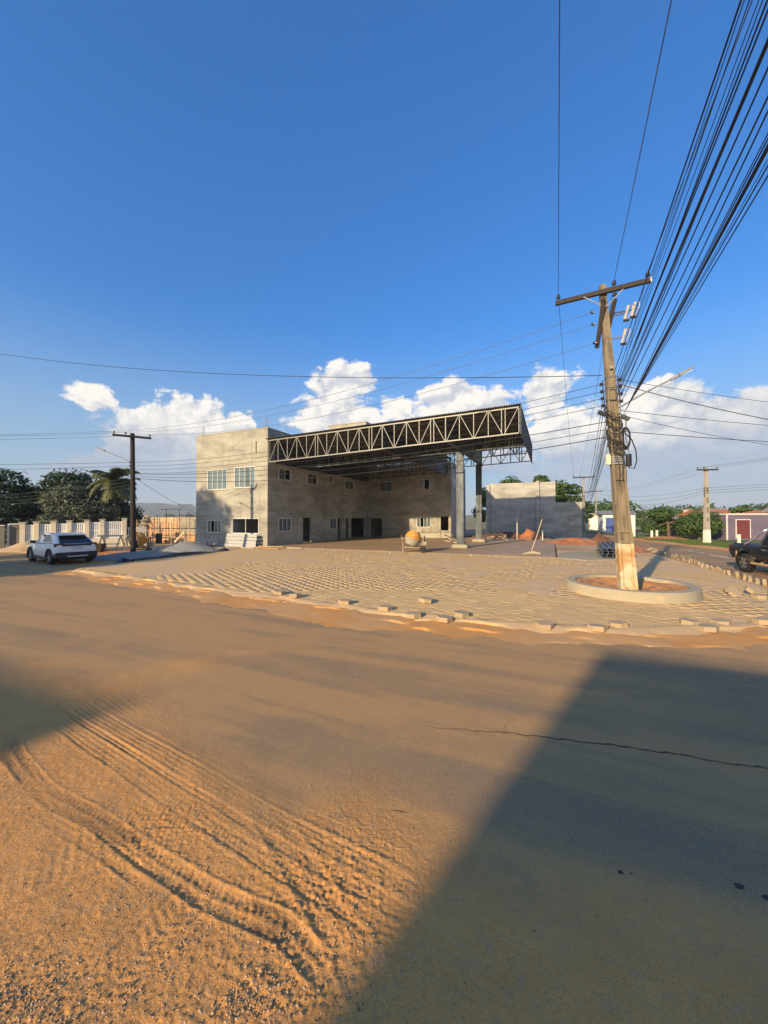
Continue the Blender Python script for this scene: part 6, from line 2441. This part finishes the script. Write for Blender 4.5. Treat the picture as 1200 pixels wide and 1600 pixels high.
for k in range(2):
    b = MB()
    b.box(k * 2.7, k * 2.7 + 2.68, 0, .15, 0, 2.1)
    b.build('panel', 'wall_orange', ow)
for k in range(3):
    b = MB()
    b.box(k * 2.7 - .12, k * 2.7 + .10, -.05, -.003, 0, 2.2)
    b.build('pier', 'wall_orange', ow)
house('tile_roof_hall', 'long hall with red tiled roof and cream gable behind the purple house', 'house', (44.6, 52.5, 0), -.08, 9, 7, 2.2, 'wall_cream', 'roof_tile', 1.2, .4)
rfb = thing('ridge_trim', 'cream parapet strip above the red tiled roof', 'parapet', (44.8, 57.2, 0), -.08)
b = MB()
b.box(0, 9.0, 0, .3, 0, 3.5)
b.build('strip_wall', 'wall_cream', rfb)
b = MB()
b.box(-.1, 9.1, -.15, .45, 3.501, 3.62)
b.build('coping', 'roof_grey', rfb)
house('grey_roof_house', 'dark roofed house at the right picture edge', 'house', (44.8, 40.2, 0), -.05, 6, 5, 2.9, 'wall_white', 'roof_grey', 1.5, .5)
house('white_shed', 'low white shed with grey roof right of the leaning pole', 'shed', L(26.4, 44), -A, 4.2, 7, 2.8, 'wall_white', 'roof_grey', .6, .3, openings=(('doorway', .4, 1.5, .1, 2.3, 'wall_blue'),))
house('dark_hut', 'dark timber hut between the street trees', 'hut', (36.6, 48.0, 0), 0, 3.0, 3.0, 2.0, 'brown_earth', 'roof_grey', .4, .2)
house('cream_house', 'low cream house at the end of the street left of the leaning pole', 'house', L(20.6, 56), -A - .1, 9, 6, 2.8, 'wall_cream', 'roof_grey', .3, .2, roof='flat', openings=(('door', 5.2, 6.2, .1, 2.2, 'wall_white'), ('window', 1.2, 2.4, 1.0, 2.0, 'window_glass')))
# little dark car parked down the street
sc_ = thing('parked_car', 'small dark car parked far down the street', 'car', L(22.6, 40), -A + R(80))
b = MB()
b.box(-2, 2, -.8, .8, .3, .85)
b.build('body', 'car_black', sc_, bevel=.15)
b = MB()
b.add([(-1.3, -.75, .851), (1.0, -.75, .851), (1.0, .75, .851), (-1.3, .75, .851), (-.8, -.6, 1.4), (.4, -.6, 1.4), (.4, .6, 1.4), (-.8, .6, 1.4)], [(3, 2, 1, 0), (4, 5, 6, 7), (0, 1, 5, 4), (1, 2, 6, 5), (2, 3, 7, 6), (3, 0, 4, 7)])
b.build('cabin', 'car_glass', sc_)
for x in (-1.25, 1.25):
    for y in (-.78, .78):
        wheel(sc_, x, y, .3, .2, 'alloy')
# pale stones and posts along the verge
for k, (s, t) in enumerate(((28.9, 25.2), (29.8, 27.4), (28.2, 30.4), (33.2, 17.2))):
    b = MB()
    b.box(-.09, .09, -.09, .09, -.05, .85)
    tag(b.build('bollard', 'whitewash_clean', None, bevel=.02, loc=L(s, t, .08)), ('short white post on the grass left of the orange wall', 'white post before the sparse brownish tree', 'white post by the white shed', 'short white post in front of the purple house')[k], 'post', 'short white posts on the verge')
mound('earth_mound', 'flat bare red earth heap between the street trees', 'earth mound', L(30.0, 25.5, .06), 2.6, 1.6, .35, 'red_earth', 0, 99, .3, .8)
for k, (s, t) in enumerate(((33.3, 12.6), (33.8, 13.4), (32.9, 14.3), (34.6, 14.0))):
    v, f = mound_mb(.28, .22, .22, 120 + k, .4, 14)
    tag(np_mesh('stone', v, f, 'stone_beige', loc=L(s, t, .08)), 'pale stone lying on the grass verge beside the pickup', 'stone', 'stones on the verge')

# ---- houses behind the viewer: their roofs throw the two big shadows on the road
def shade_house(label, corner, w, d, h, m):
    t = thing('roadside_house', label, 'house', corner, -A)
    o1 = wall_mb(0, w, -.05, h, .2, [(1.2, 2.2, .1, 2.2), (3.2, 4.6, 1.0, 2.1)], lambda u, z, q: (u, -q, z)).build('wall', m, t)
    b = MB()
    b.box(0, .2, -d, -.202, -.05, h)
    b.box(w - .2, w, -d, -.202, -.05, h)
    b.box(.202, w - .202, -d, -d + .2, -.05, h)
    b.build('wall', m, t)
    b = MB()
    b.box(.21, w - .21, -d + .21, -.21, h - .35, h - .2)
    b.build('roof', 'roof_grey', t)
    for (x0, x1, z0, z1, nm, mt) in ((1.2, 2.2, .1, 2.2, 'door', 'wood_old'), (3.2, 4.6, 1.0, 2.1, 'window', 'window_glass')):
        b = MB()
        b.box(x0 + .01, x1 - .01, -.12, -.08, z0 + .01, z1 - .01)
        b.build(nm, mt, t)
    return t


hh = 7.5
sh_len = hh / math.tan(SUN_EL)
hv_ = Vector((-SUN_DIR.x, -SUN_DIR.y, 0)).normalized()
c1 = Vector((3.72, 6.57, 0)) - hv_ * sh_len
c2 = Vector((-3.0, 4.72, 0)) - hv_ * sh_len
shade_house('flat roofed roadside house behind the viewer casting the right-hand shadow', c1, 15, 4, hh, 'wall_cream')
shade_house('flat roofed roadside house behind the viewer casting the left-hand shadow', c2 - ES * 9, 9, 7, hh, 'wall_white')

# ---- distant town, woods and hills
rd = random.Random(77)
for k in range(34):
    y = rd.uniform(170, 420)
    x = y * rd.uniform(.42, .98)
    base_z = -.1 + max(0, (y - 150)) * .012
    house('town_house', 'tiny pale house in the distant town on the horizon at right', 'house', (x, y, base_z), rd.uniform(-.6, .6), rd.uniform(7, 13), rd.uniform(6, 9), rd.uniform(2.6, 4.2) + base_z * 0, rd.choice(('wall_white', 'wall_white', 'wall_cream', 'wall_orange')),
          rd.choice(('roof_tile', 'roof_grey', 'roof_grey')), 1.4, .3, group='distant town houses')


def terrain(name, x0, x1, y0, y1, hf, m, nx=90, ny=40):
    gx, gy = np.meshgrid(np.linspace(x0, x1, nx), np.linspace(y0, y1, ny))
    z = hf(gx, gy)
    v = np.stack([gx.ravel(), gy.ravel(), z.ravel()], 1)
    i = np.arange(ny - 1)[:, None] * nx + np.arange(nx - 1)[None, :]
    f = np.stack([i, i + 1, i + 1 + nx, i + nx], -1).reshape(-1, 4)
    return struct(np_mesh(name, v, f, m, smooth=True))


terrain('rise', -700, 1500, 120, 900, lambda x, y: -.3 + np.clip(y - 150, 0, 600) * .012 + (fbm(x, y, .01, 3, 5) - .5) * 1.2 * np.clip((y - 150) / 100, 0, 1), 'far_ground')
HW = lambda x: np.exp(-((x + 1150) / 620.) ** 2)
terrain('hills', -3200, 3200, 1300, 2400, lambda x, y: (8 + 62 * HW(x) + 16 * sstep(x, 300, 1200)) * np.sin(np.clip((y - 1300) / 1100, 0, 1) * math.pi) * (.75 + .5 * fbm(x, y, .004, 4, 7)) - 1, 'hill_green', 260, 40)


def woods(name, label, n, area, size, zf, seed, m='leaf_mid'):
    rng = np.random.default_rng(seed)
    blobs = []
    for k in range(n):
        y = rng.uniform(*area[1])
        x = y * rng.uniform(*area[0])
        r = rng.uniform(2.5, 5.0)
        blobs.append((x, y, zf(x, y) + r * .7, r * 1.2, r * 1.2, r))
    V, F, at = leaf_cloud(blobs, n * 170, size, seed)
    o = np_mesh(name, V, F, m, attrs={'rnd': at})
    return tag(o, label, 'trees', kind='stuff')


zr = lambda x, y: -.3 + max(0, min(600, y - 150)) * .012
woods('far_woods', 'far belt of green trees among the distant town at right', 170, ((.40, 1.05), (120, 400)), .75, zr, 4)
woods('far_woods', 'far belt of trees below the hill left of the building', 40, ((-.85, -.45), (420, 560)), 1.1, lambda x, y: zr(x, y) - 3.5, 5, 'leaf_dark')
woods('far_woods', 'far trees in the gap at the end of the street', 40, ((.35, .62), (100, 170)), .6, zr, 6, 'leaf_mid')
rh = np.random.default_rng(9)
bl = []
for k in range(900):
    x = rh.uniform(-2400, 1800)
    y = rh.uniform(1500, 1900)
    zz = (8 + 62 * math.exp(-((x + 1150) / 620.) ** 2) + 16 * float(sstep(np.array(x), 300, 1200))) * math.sin((y - 1300) / 1100 * math.pi) * .98
    bl.append((x, y, zz, rh.uniform(8, 16), rh.uniform(8, 14), rh.uniform(5, 8)))
V, F, at = leaf_cloud(bl, 42000, 3.4, 66)
tag(np_mesh('hill_woods', V, F, 'leaf_dark', attrs={'rnd': at}), 'woods covering the far hills on the horizon', 'trees', kind='stuff')

# ------------------------------------------------------------------ evening haze
hz = MB()
hz.box(-3300, 3300, -500, 2500, -1.5, 110)
hzm = bpy.data.materials.new('haze')
hzm.use_nodes = True
hzm.node_tree.nodes.clear()
ht = NT(hzm.node_tree)
pv = ht.new('ShaderNodeVolumePrincipled', {'Color': (.80, .88, 1.0, 1), 'Density': .00035, 'Anisotropy': .0})
ho = ht.new('ShaderNodeOutputMaterial')
hzm.node_tree.links.new(pv.outputs[0], ho.inputs['Volume'])
o = hz.build('haze', hzm)
tag(o, 'thin bluish evening haze over the far hills', 'haze', kind='stuff')
